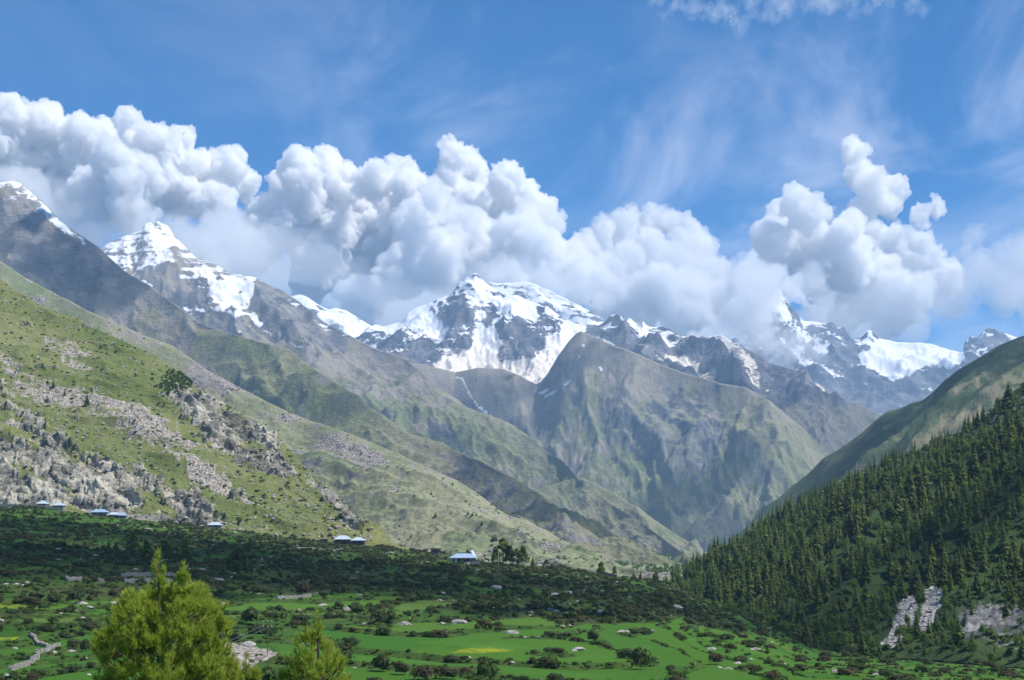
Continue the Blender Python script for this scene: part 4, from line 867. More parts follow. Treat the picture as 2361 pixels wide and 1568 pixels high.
# lone trees: (Dx, Dy foot, height px of 2361 view, kind, width factor, on which sheet, words)
LONE = [(1160, 1300, 64, 'pine', 1.0, GR, 'tallest dark pine in the clump right of the blue roofed house'), (1143, 1300, 42, 'pine', .8, GR, 'low dark pine at the left end of the clump by the pole'), (1176, 1301, 46, 'pine', .9, GR, 'dark pine behind the tallest one in the village clump'),
        (1191, 1302, 40, 'pine', .9, GR, 'middle dark pine between the tallest and the right end of the clump'), (1206, 1300, 45, 'pine', 1.15, GR, 'broad dark pine at the right end of the village clump'), (1228, 1308, 24, 'spruce', 1.0, GR, 'small conifer standing before the stone ruin right of the clump'),
        (1260, 1304, 16, 'pine', 1.7, GR, 'low round tree growing on the stone ruin'), (1078, 1274, 22, 'pine', 1.0, GR, 'small dark tree beside the white tent shaped roof'),
        (1386, 1325, 32, 'pine', 1.0, GR, 'dark pine on the skyline right of the stone ruin'), (1417, 1328, 25, 'pine', .8, GR, 'thin open pine on the skyline with gaps in its crown'), (1461, 1335, 16, 'spruce', 1.2, GR, 'low left conifer of a pair on the skyline'), (1477, 1337, 20, 'spruce', 1.1, GR, 'taller right conifer of a pair on the skyline'), (1512, 1344, 27, 'pine', 1.1, GR, 'rounded dark tree standing last on the skyline before the forest'),
        (304, 1270, 48, 'pine', 1.1, GR, 'big dark conifer on the upper left terraces behind the young pine'), (338, 1296, 52, 'pine', 1.0, GR, 'dark conifer just above the tip of the young pine'), (430, 1295, 62, 'spruce', .95, GR, 'upright dark conifer right of the young pine tip'), (250, 1276, 30, 'spruce', 1.1, GR, 'shorter dark conifer left of the big one'), (268, 1274, 28, 'spruce', .8, GR, 'narrow dark conifer between the short and the big one'),
        (553, 1313, 58, 'pine', 1.45, GR, 'very broad dark conifer on the terraces above the stony patch'), (380, 1282, 38, 'pine', 1.2, GR, 'bushy conifer left of the upright one'),
        (123, 893, 17, 'spruce', 1.1, L8, 'dark conifer on the scree of the rocky hillside, left of two'), (110, 883, 11, 'spruce', 1.1, L8, 'small conifer beside the scree at far left'), (149, 912, 12, 'spruce', 1.1, L8, 'small conifer below the scree top'), (201, 936, 27, 'spruce', 1.0, L8, 'tall dark spruce standing alone in the scree'), (388, 908, 15, 'spruce', 1.3, L8, 'dark tree under the cliff of the rocky hillside'), (170, 888, 8, 'spruce', 1.2, L8, 'tiny bush like conifer in the scree'), (190, 1165, 10, 'spruce', 1.2, L8, 'little tree on rocks above the paired roofs'),
        (1004, 1192, 11, 'spruce', 1.2, SL, 'small round tree low on the pale slope'), (1079, 1186, 9, 'spruce', 1.1, SL, 'tiny tree on the pale slope among three, left'), (1089, 1190, 9, 'spruce', 1.1, SL, 'tiny tree on the pale slope among three, middle'), (1099, 1188, 8, 'spruce', 1.1, SL, 'tiny tree on the pale slope among three, right'), (1111, 1210, 11, 'spruce', 1.1, SL, 'tiny tree below the three on the pale slope'), (1137, 1246, 12, 'spruce', 1.3, SL, 'hazy small tree over the pine clump, left of a pair'), (1143, 1248, 15, 'spruce', 1.2, SL, 'hazy taller tree over the pine clump, right of a pair'), (1255, 1276, 9, 'spruce', 1.2, SL, 'tiny tree on the pale slope above the stone ruin'), (994, 1140, 7, 'spruce', 1.1, SL, 'tiny tree high on the pale slope'), (955, 1145, 6, 'spruce', 1.3, SL, 'tiny dot of a bush high on the pale slope'), (1240, 1205, 6, 'spruce', 1.3, SL, 'tiny bush near the top edge of the pale slope')]

# ------------------------------------------------------------------ models of trees
CON_HI = [conifer(100 + i, 16, [4.7, 5.5, 4.2, 6.0, 5.0, 3.8][i], 15, 10) for i in range(6)]
CON_LO = [conifer(200 + i, 16, [4.8, 5.6, 4.4, 6.0, 5.1, 4.0][i], 10, 7) for i in range(6)]
me_con = [L.mesh('crown') for L in CON_HI]; tV, tF = trunk_mesh(16, .28); me_trunk = mesh_np('trunk', tV, tF)
for m_ in me_con: m_.materials.append(M_spruce)
me_trunk.materials.append(M_bark)
BIR_HI = []
for i in range(6):
    L = dome(300 + i, 2.8, 2.8, 6.2, 330, .42, lumps=8); L.V[0][:, 2] += 1.6; BIR_HI.append(L)
BIR_LO = []
for i in range(6):
    L = dome(320 + i, 2.8, 2.8, 6.2, 80, .85, lumps=8); L.V[0][:, 2] += 1.4; BIR_LO.append(L)
me_bir = [L.mesh('crown') for L in BIR_HI]
for m_ in me_bir: m_.materials.append(M_birch)
PINE = []
for i in range(5):
    rr = np.random.default_rng(400 + i); L = Leafy(); cs = []
    for k in range(34):
        f = rr.random() ** .9; cs.append((rr.uniform(0, 6.28), f, (1 - f) ** .65 * 6.0 * rr.uniform(.7, 1.05) + .2))
    P, N = [], []
    for (a, f, q) in cs:
        for k in range(34):
            v = rr.normal(size=3); v /= np.linalg.norm(v); rad = 2.0 * (1 - f * .5)
            P.append((math.cos(a) * q * .75 + v[0] * rad, math.sin(a) * q * .75 + v[1] * rad, 2.2 + f * 12.4 + v[2] * rad * .7)); N.append(v)
    V, Fa = cards(np.array(P), np.array(N), .75, rr); L.add(V, Fa); PINE.append(L)
me_pine = [L.mesh('crown') for L in PINE]
for m_ in me_pine: m_.materials.append(M_spruce)
SHR_HI = [dome(500 + i, 1, 1, 1, 240, .15, lumps=7) for i in range(5)]
SHR_LO = [dome(520 + i, 1, 1, 1, 28, .36, lumps=5) for i in range(5)]
M_SH = [M_shrub, M_shrub2, M_shrub3]
me_shr = {}
for i in range(5):
    for t in range(3):
        m_ = SHR_HI[i].mesh('shrub'); m_.materials.append(M_SH[t]); me_shr[i, t] = m_
ROCK = [rock_mesh(600 + i) for i in range(6)]; me_rock = []
for v_, f_ in ROCK:
    m_ = mesh_np('boulder', v_, f_, False); m_.materials.append(M_stone); me_rock.append(m_)


# ------------------------------------------------------------------ which ones show largest: paint them front to back on a small plan of the view
def visible_sizes(lst):
    Wd, Hd = 1024, 680; buf = np.full((Hd, Wd), -1, int)
    order = sorted(range(len(lst)), key=lambda i: -lst[i]['loc'][1])
    for i in order:
        it = lst[i]; x, y, z = it['loc']; px, py = project(it['loc']); h = it['h'] / y * F; wd = it['bw'] / y * F
        x0, x1 = int(px - wd / 2), int(px + wd / 2) + 1; y0, y1 = int(py - h), int(py) + 1
        if x1 < 0 or x0 >= Wd or y1 < 0 or y0 >= Hd: continue
        x0, x1, y0, y1 = max(x0, 0), min(x1, Wd), max(y0, 0), min(y1, Hd)
        if it['kind'] == 'spruce':
            for yy in range(y0, y1):
                hw = (yy - (py - h)) / max(h, 1) * wd / 2; a, b = max(0, int(px - hw)), min(Wd, int(px + hw) + 1); buf[yy, a:b] = i
        else: buf[y0:y1, x0:x1] = i
    cnt = np.bincount(buf[buf >= 0].ravel(), minlength=len(lst)); return cnt


for it in forest: it['bw'] = (5.2 if it['kind'] == 'spruce' else 6.0) * it['w'] * it['h'] / (16 if it['kind'] == 'spruce' else 8)
for it in shrubs: it['bw'] = it['w'] * 2
vis = visible_sizes(forest + shrubs)
vf, vs = vis[:len(forest)], vis[len(forest):]
spr = [i for i in range(len(forest)) if forest[i]['kind'] == 'spruce']; bir = [i for i in range(len(forest)) if forest[i]['kind'] == 'birch']
spr.sort(key=lambda i: -vf[i]); bir.sort(key=lambda i: -vf[i])
spr_ind, bir_ind = spr[:300], bir[:200]
rest_f = [i for i in spr[300:] + bir[200:] if vf[i] > 0 or rn.random() < .7]
shi = sorted(range(len(shrubs)), key=lambda i: -(vs[i] + (10000 if shrubs[i].get('single') else 0)))
shr_ind, shr_rest = shi[:300], [i for i in shi[300:]]

# ------------------------------------------------------------------ words that find one among many
MARKS = [(95, 1160, 'the first stone hut'), (133, 1162, 'the second stone hut'), (230, 1172, 'the long blue roof'), (270, 1178, 'the paired blue roofs'), (494, 1208, 'the lone hip roof'), (790, 1235, 'the brown sided house'), (823, 1240, 'the dark walled house'), (1068, 1290, 'the blue roofed house'), (1088, 1262, 'the tent shaped roof'),
         (1000, 1265, 'the wooden shed'), (1160, 1290, 'the pine clump'), (1260, 1305, 'the stone ruin'), (1386, 1320, 'the skyline pine'), (1512, 1338, 'the last skyline tree'), (304, 1268, 'the big dark conifer'), (430, 1290, 'the upright conifer'), (553, 1310, 'the broad conifer'), (1180, 1365, 'the middle field'), (137, 1270, 'the pale pointed boulder'),
         (320, 1345, 'the walled plot'), (200, 1408, 'the upper left field'), (1110, 1493, 'the yellow strip'), (1430, 1470, 'the field below the thicket'), (1430, 1505, 'the wide lower field'), (1057, 1430, 'the flat pale boulder'), (580, 1430, 'the round shrub'), (617, 1470, 'the utility pole'), (580, 1505, 'the bare rock slab'), (380, 1450, 'the young pine'), (730, 1500, 'the smaller young pine'),
         (60, 1520, 'the stone walled path'), (1127, 1560, 'the round green bush'), (1478, 1535, 'the dark upright bush'), (1335, 1495, 'the white boulder'), (1800, 1528, 'the grazing calf'), (2100, 1430, 'the grey scree'), (2290, 1440, 'the dark cliff'), (2300, 960, 'the rocky shoulder'), (1560, 1400, 'the long pale boulder'), (1640, 1396, 'the field under the forest'), (1780, 1440, 'the scrubby bank'), (1560, 1350, 'the forest tip'), (25, 1390, 'the yellowish field'), (1275, 1370, 'the paired boulders'), (890, 1540, 'the dark round bush'), (1950, 1500, 'the forest foot')]
USED = {}
def words(noun_variants, Dx_, Dy_, size, colour, extra=''):
    ms = sorted(MARKS, key=lambda m: (m[0] - Dx_) ** 2 + ((m[1] - Dy_) * 1.6) ** 2)
    for m in ms[:5]:
        dx, dy = Dx_ - m[0], (Dy_ - m[1]) * 1.6
        r_ = math.hypot(dx, dy); a = math.degrees(math.atan2(-dy, dx)) % 360
        side = ['right of', 'above and right of', 'above', 'above and left of', 'left of', 'below and left of', 'below', 'below and right of'][int(((a + 22.5) % 360) // 45)]
        far = 'just ' if r_ < 45 else ('' if r_ < 150 else 'well ')
        for noun in noun_variants:
            s_ = ' '.join(f"{size} {colour} {noun} {far}{side} {m[2]}{extra}".split())
            if s_ not in USED: USED[s_] = 1; return s_
    m = ms[0]; ords = ['second', 'third', 'fourth', 'fifth', 'sixth', 'seventh', 'eighth', 'ninth', 'tenth', 'eleventh', 'twelfth']
    for k in ords + [f'{a} {b}' for a in ('further', 'more distant') for b in ords]:
        s_ = ' '.join(f"{k} {size} {colour} {noun_variants[0]} {far}{side} {ms[0][2]}".split())
        if s_ not in USED: USED[s_] = 1; return s_
    return s_


def band(v, lo, hi, names): return names[0] if v < lo else (names[1] if v < hi else names[2])


# ------------------------------------------------------------------ put the forest in place
def thing(name, loc, rz, s, label, cat, group=None):
    o = empty(name, loc, rz, s); tag(o, label, cat, group); return o


def child(name, me, parent):
    o = bpy.data.objects.new(name, me); C.objects.link(o); o.parent = parent; return o


for i in spr_ind:
    it = forest[i]; px, py = project(it['loc']); Dx_, Dy_ = px / .43371, py / .43371; k = it['h'] / 16
    lab = words(['conifer', 'spruce', 'fir tree'], Dx_, Dy_ - 25, band(it['h'], 12.5, 16.5, ['short', 'tall', 'very tall']), band(it['w'], .96, 1.09, ['slender', 'dark green', 'broad']))
    o = thing('spruce_tree', it['loc'], it['rz'], (k * it['w'], k * it['w'], k), lab, 'tree', 'conifers of the forest on the right slope')
    child('crown', me_con[it['var']], o); child('trunk', me_trunk, o)
for i in bir_ind:
    it = forest[i]; px, py = project(it['loc']); Dx_, Dy_ = px / .43371, py / .43371; k = it['h'] / 8
    lab = words(['leafy tree', 'broadleaf tree', 'round crowned tree'], Dx_, Dy_ - 15, band(it['h'], 7.2, 8.8, ['low', 'rounded', 'tall']), 'light green')
    o = thing('broadleaf_tree', it['loc'], it['rz'], (k * it['w'], k * it['w'], k), lab, 'tree', 'light green trees among the conifers')
    child('crown', me_bir[it['var']], o); child('trunk', me_trunk, o).scale = (.7, .7, .35)
Ls, Lb = Leafy(), Leafy()
for i in rest_f:
    it = forest[i]
    if it['kind'] == 'spruce':
        V, Fa = CON_LO[it['var']].arr(); k = it['h'] / 16; Ls.add(xf(V, it['loc'], (k * it['w'], k * it['w'], k), it['rz']), Fa)
    else:
        V, Fa = BIR_LO[it['var']].arr(); k = it['h'] / 8; Lb.add(xf(V, it['loc'], (k * it['w'], k * it['w'], k), it['rz']), Fa)
link('forest', Ls.mesh('forest'), M_spruce)['kind'] = 'stuff'
link('undergrowth', Lb.mesh('undergrowth'), M_birch)['kind'] = 'stuff'
# low growth covering the forest floor, and tufts on the rocky hillside
Lu = Leafy()
for n_ in range(4300):
    y = rn.uniform(480, 1250); px = rn.uniform(655, 1100); x = (px - 512) / F * y; j = min(int(np.searchsorted(SK.px, px)), len(SK.px) - 1); k = int(np.argmin(np.abs(SK.Y[:, j] - y)))
    if SK.Y[0, j] > y or SK.scr[k, j] > .4 or (SK.rk[k, j] > .45 and rn.random() < .7): continue
    V, Fa = SHR_LO[n_ % 5].arr(); r_ = rn.uniform(1., 2.6); Lu.add(xf(V, (x, y, SK.Z[k, j] - .2), (r_, r_, r_ * .9), rn.uniform(0, 6)), Fa)
link('undergrowth', Lu.mesh('undergrowth'), M_shrub3)['kind'] = 'stuff'
# valley floor woods far off
Lv = Leafy()
for n_ in range(700):
    Dx_ = rn.uniform(1330, 1680); y = 1750 + 2600 * rn.random() ** 1.2; x = (Dx_ * .43371 - 512) / F * y; nn = perlin(np.array([x / 110]), np.array([y / 220]), 9)[0]
    if nn < -.05: continue
    V, Fa = BIR_LO[n_ % 6].arr(); k = rn.uniform(.8, 1.5); Lv.add(xf(V, (x, y, -46), k, rn.uniform(0, 6)), Fa)
link('woodland', Lv.mesh('woodland'), M_birch)['kind'] = 'stuff'
# shrubs and boulders scattered over the hillsides
Lh, Lr = Leafy(), Leafy()
for n_ in range(2400):
    px = rn.uniform(-60, 372); t = rn.random(); j = min(int(np.searchsorted(L8.px, px)), len(L8.px) - 1); k = int(t * (L8.nt - 1)); x, y, z = L8.X[k, j], L8.Y[k, j], L8.Z[k, j]
    if n_ % 5 < 3:
        V, Fa = SHR_LO[n_ % 5].arr(); r_ = rn.uniform(.5, 1.9); Lh.add(xf(V, (x, y, z - .2), (r_ * 1.3, r_ * 1.3, r_ * .8), rn.uniform(0, 6)), Fa)
for n_ in range(160):
    px, py = rn.normal(K(405), 9), rn.normal(K(880), 6); p = L8.hit(px, py); V, Fa = SHR_LO[n_ % 5].arr(); r_ = rn.uniform(1, 2.4); Lh.add(xf(V, p, r_, 0), Fa)
for n_ in range(1500):
    px = rn.uniform(60, 640); j = min(int(np.searchsorted(SL.px, px)), len(SL.px) - 1); k = int(rn.random() * (SL.nt - 1))
    if perlin(np.array([SL.X[k, j] / 60]), np.array([SL.Y[k, j] / 60]), 31)[0] < .05: continue
    V, Fa = SHR_LO[n_ % 5].arr(); r_ = rn.uniform(.8, 2.2); Lh.add(xf(V, (SL.X[k, j], SL.Y[k, j], SL.Z[k, j] - .2), (r_ * 1.3, r_ * 1.3, r_), 0), Fa)
link('hillside_shrubbery', Lh.mesh('hillside_shrubbery'), M_shrub3)['kind'] = 'stuff'
rk0 = [rock_mesh(650 + i, 1) for i in range(5)]
for n_ in range(3000):
    px = rn.uniform(-60, 660); j = min(int(np.searchsorted(SL.px, px)), len(SL.px) - 1); k = int(rn.random() * (SL.nt - 1)); V, Fa = rk0[n_ % 5]
    Lr.add(xf(V, (SL.X[k, j], SL.Y[k, j], SL.Z[k, j]), .5 + 1.8 * rn.random() ** 3, rn.uniform(0, 6)), Fa)
for n_ in range(8000):
    px = rn.uniform(-60, 372); t = rn.random(); j = min(int(np.searchsorted(L8.px, px)), len(L8.px) - 1); k = int(t * (L8.nt - 1)); x, y, z = L8.X[k, j], L8.Y[k, j], L8.Z[k, j]
    V, Fa = rk0[n_ % 5]; r_ = .35 + 1.7 * rn.random() ** 3.2; Lr.add(xf(V, (x, y, z), r_, rn.uniform(0, 6)), Fa)
for n_ in range(1600):
    px, t = rn.uniform(880, 960), rn.random(); j = min(int(np.searchsorted(SK.px, px)), len(SK.px) - 1); k = int(t * .5 * (SK.nt - 1))
    if SK.scr[k, j] < .4: continue
    V, Fa = rk0[n_ % 5]; r_ = .25 + .9 * rn.random() ** 2; Lr.add(xf(V, (SK.X[k, j], SK.Y[k, j], SK.Z[k, j]), r_, rn.uniform(0, 6)), Fa)
link('rubble', Lr.mesh('rubble'), M_stone)['kind'] = 'stuff'

# ------------------------------------------------------------------ shrubs and boulders of the terraces
for i in shr_ind:
    it = shrubs[i]; px, py = project(it['loc']); Dx_, Dy_ = px / .43371, py / .43371
    lab = words(['shrub', 'bush', 'thicket shrub'], Dx_, Dy_, band(it['w'], 1.7, 2.4, ['small', 'low', 'large']), ['dark green', 'brownish', 'light green'][it['tone']])
    o = bpy.data.objects.new('shrub', me_shr[it['var'], it['tone']]); C.objects.link(o); o.location = it['loc']; o.rotation_euler = (0, 0, it['rz']); o.scale = (it['w'], it['w'], it['h'])
    tag(o, lab, 'shrub', 'shrubs of the terraces')
Lx = [Leafy(), Leafy(), Leafy()]
for i in shr_rest:
    it = shrubs[i]; V, Fa = SHR_LO[it['var']].arr(); Lx[it['tone']].add(xf(V, it['loc'], (it['w'], it['w'], it['h']), it['rz']), Fa)
for t in range(3): link('shrubbery', Lx[t].mesh('shrubbery'), M_SH[t])['kind'] = 'stuff'
for it in rocks: it['h'] = it['r'] * .7; it['bw'] = it['r'] * 2; it['kind'] = 'rock'
vr = sorted(range(len(rocks)), key=lambda i: -(rocks[i]['r'] / rocks[i]['loc'][1] + (9 if rocks[i].get('single') else 0)))
for i in vr[:150]:
    it = rocks[i]; px, py = project(it['loc']); Dx_, Dy_ = px / .43371, py / .43371
    lab = words(['boulder', 'rock'], Dx_, Dy_, band(it['r'], 1.1, 2.0, ['small', 'medium', 'big']), 'pale grey')
    o = bpy.data.objects.new('boulder', me_rock[it['var']]); C.objects.link(o); o.location = it['loc']; o.rotation_euler = (0, 0, it['rz']); o.scale = (it['r'] * 1.25, it['r'] * .9, it['r'] * .8)
    tag(o, lab, 'boulder', 'pale boulders on the terraces')
Lr = Leafy()
for i in vr[150:]:
    it = rocks[i]; V, Fa = rk0[it['var'] % 5]; Lr.add(xf(V, it['loc'], it['r'], it['rz']), Fa)
link('loose_stones', Lr.mesh('loose_stones'), M_stone)['kind'] = 'stuff'
for (a, b, hp, kind, wf, sh, lab) in LONE:
    p = sh.at(a, b); h = hp * .43371 / F * p[1]
    if kind == 'pine':
        o = thing('pine_tree', p, rn.uniform(0, 6), (h / 15.5 * wf * .95, h / 15.5 * wf * .95, h / 15.5), lab, 'tree'); child('crown', me_pine[int(rn.integers(5))], o)
    else:
        o = thing('spruce_tree', p, rn.uniform(0, 6), (h / 16 * wf * 1.25, h / 16 * wf * 1.25, h / 16), lab, 'tree'); child('crown', me_con[int(rn.integers(6))], o)
    child('trunk', me_trunk, o)
# tall weeds along the terrace steps
Lw = Leafy(); ri, rj = np.nonzero((GR.riser > .5) & (GR.Y < 560) & (GR.Y > 240)); sel = rn.integers(0, len(ri), 2800)
for a in sel:
    k, j = ri[a], rj[a]; V, Fa = SHR_LO[a % 5].arr(); r_ = rn.uniform(.3, .75); Lw.add(xf(V, (GR.X[k, j], GR.Y[k, j], GR.Z[k, j] - .05), (r_ * 1.5, r_, r_ * .8), rn.uniform(0, 6)), Fa)
link('weeds', Lw.mesh('weeds'), M_shrub3)['kind'] = 'stuff'
print('plants', round(time.time() - T0, 1))

# ------------------------------------------------------------------ houses
M_tin = plain('blue_tin_roof', (.33, .43, .56), (.25, .34, .46), .8, .45, .15, metal=.0)
M_tinw = plain('pale_tin_roof', (.48, .55, .62), (.38, .45, .52), .8, .45, .15)
M_pink = plain('faded_pink_plaster', (.34, .20, .17), (.25, .15, .13), 1.2)
M_white = plain('whitewashed_plaster', (.6, .6, .58), (.4, .4, .39), 1.2)
M_wood = plain('weathered_wood', (.16, .11, .075), (.09, .06, .045), 2, stretch=(1, 1, .2))
M_dark = plain('black_and_opening_shade', (.012, .012, .014), (.02, .018, .018), 1, bump=0)  # near-black painted for the shade inside openings; also the marker post's own colour
M_drys = plain('dry_stone', (.34, .31, .28), (.13, .12, .11), 1.4, bump=.8)
M_grey = plain('galvanised_steel', (.35, .35, .35), (.22, .22, .22), 3, .5)
M_eave = plain('blue_eaves_board', (.10, .17, .22), (.07, .12, .17), 3)


def box(bm, x0, x1, y0, y1, z0, z1):
    vs = [bm.verts.new(p) for p in ((x0, y0, z0), (x1, y0, z0), (x1, y1, z0), (x0, y1, z0), (x0, y0, z1), (x1, y0, z1), (x1, y1, z1), (x0, y1, z1))]
    for f in ((0, 3, 2, 1), (4, 5, 6, 7), (0, 1, 5, 4), (1, 2, 6, 5), (2, 3, 7, 6), (3, 0, 4, 7)): bm.faces.new([vs[i] for i in f])


def mk(name, fn, mat, parent):
    bm = bmesh.new(); fn(bm); me = bpy.data.meshes.new(name); bm.to_mesh(me); bm.free(); return link(name, me, mat, parent)


def hip(bm, w, d, z, h, ridge, e):
    """hipped roof with a thin eaves edge"""
    x, y = w / 2 + e, d / 2 + e; rl = ridge * w / 2
    lo = [bm.verts.new(p) for p in ((-x, -y, z - .12), (x, -y, z - .12), (x, y, z - .12), (-x, y, z - .12))]; hi = [bm.verts.new(p) for p in ((-x, -y, z), (x, -y, z), (x, y, z), (-x, y, z))]
    bm.faces.new(lo[::-1])
    for i in range(4): bm.faces.new((lo[i], lo[(i + 1) % 4], hi[(i + 1) % 4], hi[i]))
    if rl < .05:
        t = bm.verts.new((0, 0, z + h))
        for i in range(4): bm.faces.new((hi[i], hi[(i + 1) % 4], t))
    else:
        a, b = bm.verts.new((-rl, 0, z + h)), bm.verts.new((rl, 0, z + h))
        bm.faces.new((hi[0], hi[1], b, a)); bm.faces.new((hi[2], hi[3], a, b)); bm.faces.new((hi[1], hi[2], b)); bm.faces.new((hi[3], hi[0], a))


def house(Dx_, Dfoot, wD, wallD, roofD, label, wall=M_drys, roof=M_tinw, ridge=.3, rz=0., depth=.8, door=.25, wins=(-.5,), e=.5, name='stone_hut'):
    p = GR.at(Dx_, Dfoot + 1); p[2] += .3; k = .43371 / F * p[1]; w_, hw, hr = wD * k - 2 * e, wallD * k, roofD * k; d_ = w_ * depth
    o = thing(name, (p[0], p[1] + d_ / 2, p[2]), rz, 1, label, 'house')
    mk('wall', lambda bm: box(bm, -w_ / 2, w_ / 2, -d_ / 2, d_ / 2, -2.0, hw), wall, o)
    mk('roof', lambda bm: hip(bm, w_, d_, hw + .14, hr, ridge, e), roof, o)
    if door is not None: mk('door', lambda bm: box(bm, door * w_ / 2 - .5, door * w_ / 2 + .5, -d_ / 2 - .05, -d_ / 2 + .1, 0, min(1.9, hw * .85)), M_dark, o)
    for q in wins: mk('window', lambda bm: box(bm, q * w_ / 2 - .45, q * w_ / 2 + .45, -d_ / 2 - .05, -d_ / 2 + .1, hw * .4, hw * .8), M_dark, o)
    return o, w_, d_, hw


house(96, 1167, 25, 9, 8, 'small stone hut with pointed pale roof, leftmost of all houses', ridge=0)
house(133, 1170, 28, 10, 9, 'square stone hut with white pyramid roof beside a dark doorway', ridge=0, door=.3)
house(228, 1174, 40, 7, 7, 'long low house with two joined blue roofs under the rocks', roof=M_tin, ridge=.55, depth=.5)
house(261, 1178, 26, 5, 6, 'low house with pale roof, left one of the touching pair under the rocks', ridge=.5, depth=.6)
house(277, 1180, 30, 5, 7, 'low house with blue hip roof, right one of the touching pair', roof=M_tin, ridge=.3, depth=.6)
house(494, 1212, 34, 4, 7, 'lone house with pale hip roof standing in the grey rubble field', ridge=.4, depth=.7)
house(789, 1247, 40, 10, 9, 'house with pale roof and brown planked side, left of the dark walled one', wall=M_wood, ridge=.45, depth=.6)
house(825, 1249, 34, 9, 7, 'house with pale low roof and dark wooden walls, nearest the hillside foot', wall=M_wood, ridge=.4, depth=.7)
house(748, 1243, 16, 7, 2, 'tiny flat roofed brown hut left of the two roofed houses', wall=M_wood, roof=M_wood, ridge=.6, e=.2, wins=())
o, w_, d_, hw = house(1068, 1299, 66, 12, 10, 'wide house with blue hip roof, pink front and dark openings on a stone terrace', wall=M_pink, roof=M_tin, ridge=.58, depth=.55, door=.12, wins=(), e=1.1, name='blue_roofed_house')
mk('side_bay', lambda bm: box(bm, -w_ / 2 - .02, -w_ * .24, -d_ / 2 - .25, -d_ / 2 + .2, 0, hw - .3), M_white, o)
mk('window', lambda bm: box(bm, -w_ * .43, -w_ * .35, -d_ / 2 - .3, -d_ / 2, hw * .4, hw * .8), M_dark, o)
mk('doorway', lambda bm: box(bm, -w_ * .24, -w_ * .14, -d_ / 2 - .08, -d_ / 2 + .1, 0, hw - .2), M_dark, o)  # near-black block stands in for the shaded recess, as does the next
mk('doorway', lambda bm: box(bm, w_ * .16, w_ * .24, -d_ / 2 - .08, -d_ / 2 + .1, .1, hw - .2), M_dark, o)
mk('eaves_board', lambda bm: box(bm, -w_ / 2 - .9, w_ / 2 + .9, -d_ / 2 - .95, -d_ / 2 - .8, hw - .25, hw), M_eave, o)
for q in (-.46, -.2, .1, .46): mk('porch_post', lambda bm: box(bm, w_ * q - .07, w_ * q + .07, -d_ / 2 - .85, -d_ / 2 - .71, 0, hw - .26), M_wood, o)
mk('porch_wall', lambda bm: (box(bm, -w_ * .1, w_ * .3, -d_ / 2 - 1.2, -d_ / 2 - .95, -.2, .8), box(bm, -w_ * .5, -w_ * .3, -d_ / 2 - 1.2, -d_ / 2 - .95, -.2, .6)), M_white, o)
mk('stone_terrace', lambda bm: (box(bm, -w_ * .5, w_ * .62, -d_ / 2 - 3.2, -d_ / 2 - 1.3, -3, -.3), box(bm, w_ * .36, w_ * .68, -d_ / 2 - 3.0, -d_ / 2 - 2.6, -3, 1.2)), M_drys, o)

p = GR.at(1064, 1272); o = thing('metal_shed', (p[0], p[1], p[2]), 0, 1, 'small pale grey box shed behind the blue roof', 'shed')
mk('wall', lambda bm: box(bm, -2.9, 2.9, -2, 2, -3, 2.6), M_white, o); mk('roof', lambda bm: box(bm, -3.1, 3.1, -2.2, 2.2, 2.604, 2.9), M_grey, o)
p = GR.at(1088, 1273); o = thing('tent_roofed_hut', (p[0], p[1], p[2]), radians(-25), 1, 'narrow hut whose steep white and blue roof reaches almost to the ground', 'hut')
def aframe(bm):
    a = [bm.verts.new(q) for q in ((-3.3, -2.2, -.3), (3.3, -2.2, -.3), (0, -2.2, 5.6), (-3.3, 2.2, -.3), (3.3, 2.2, -.3), (0, 2.2, 5.6))]
    b = [bm.verts.new(q) for q in ((-3.0, -2.2, -.3), (3.0, -2.2, -.3), (0, -2.2, 5.2), (-3.0, 2.2, -.3), (3.0, 2.2, -.3), (0, 2.2, 5.2))]
    for f in ((0, 3, 5, 2), (1, 2, 5, 4)): bm.faces.new([a[i] for i in f]); bm.faces.new([b[i] for i in f[::-1]])
    bm.faces.new((a[0], a[2], b[2], b[0])); bm.faces.new((a[2], a[1], b[1], b[2]))
mk('roof', aframe, M_tinw, o)
def gab(bm): bm.faces.new([bm.verts.new(q) for q in ((-2.9, -1.7, -2), (2.9, -1.7, -2), (2.9, -1.7, -.2), (0, -1.7, 5.1), (-2.9, -1.7, -.2))])
mk('gable', gab, M_wood, o)
p = GR.at(1001, 1277); o = thing('wooden_shelter', (p[0], p[1], p[2]), 0, 1, 'open brown shelter with flat roof on posts, left of the tent shaped roof', 'shed')
mk('roof', lambda bm: box(bm, -5.5, 4.5, -2.2, 2.2, 3.2, 3.6), M_wood, o); mk('back_wall', lambda bm: box(bm, -2, 4.2, 1.6, 1.9, -2, 3.1), M_drys, o)
for q in (-5, -2, 1, 4): mk('post', lambda bm: box(bm, q - .12, q + .12, -2, -1.8, -2, 3.2), M_wood, o)


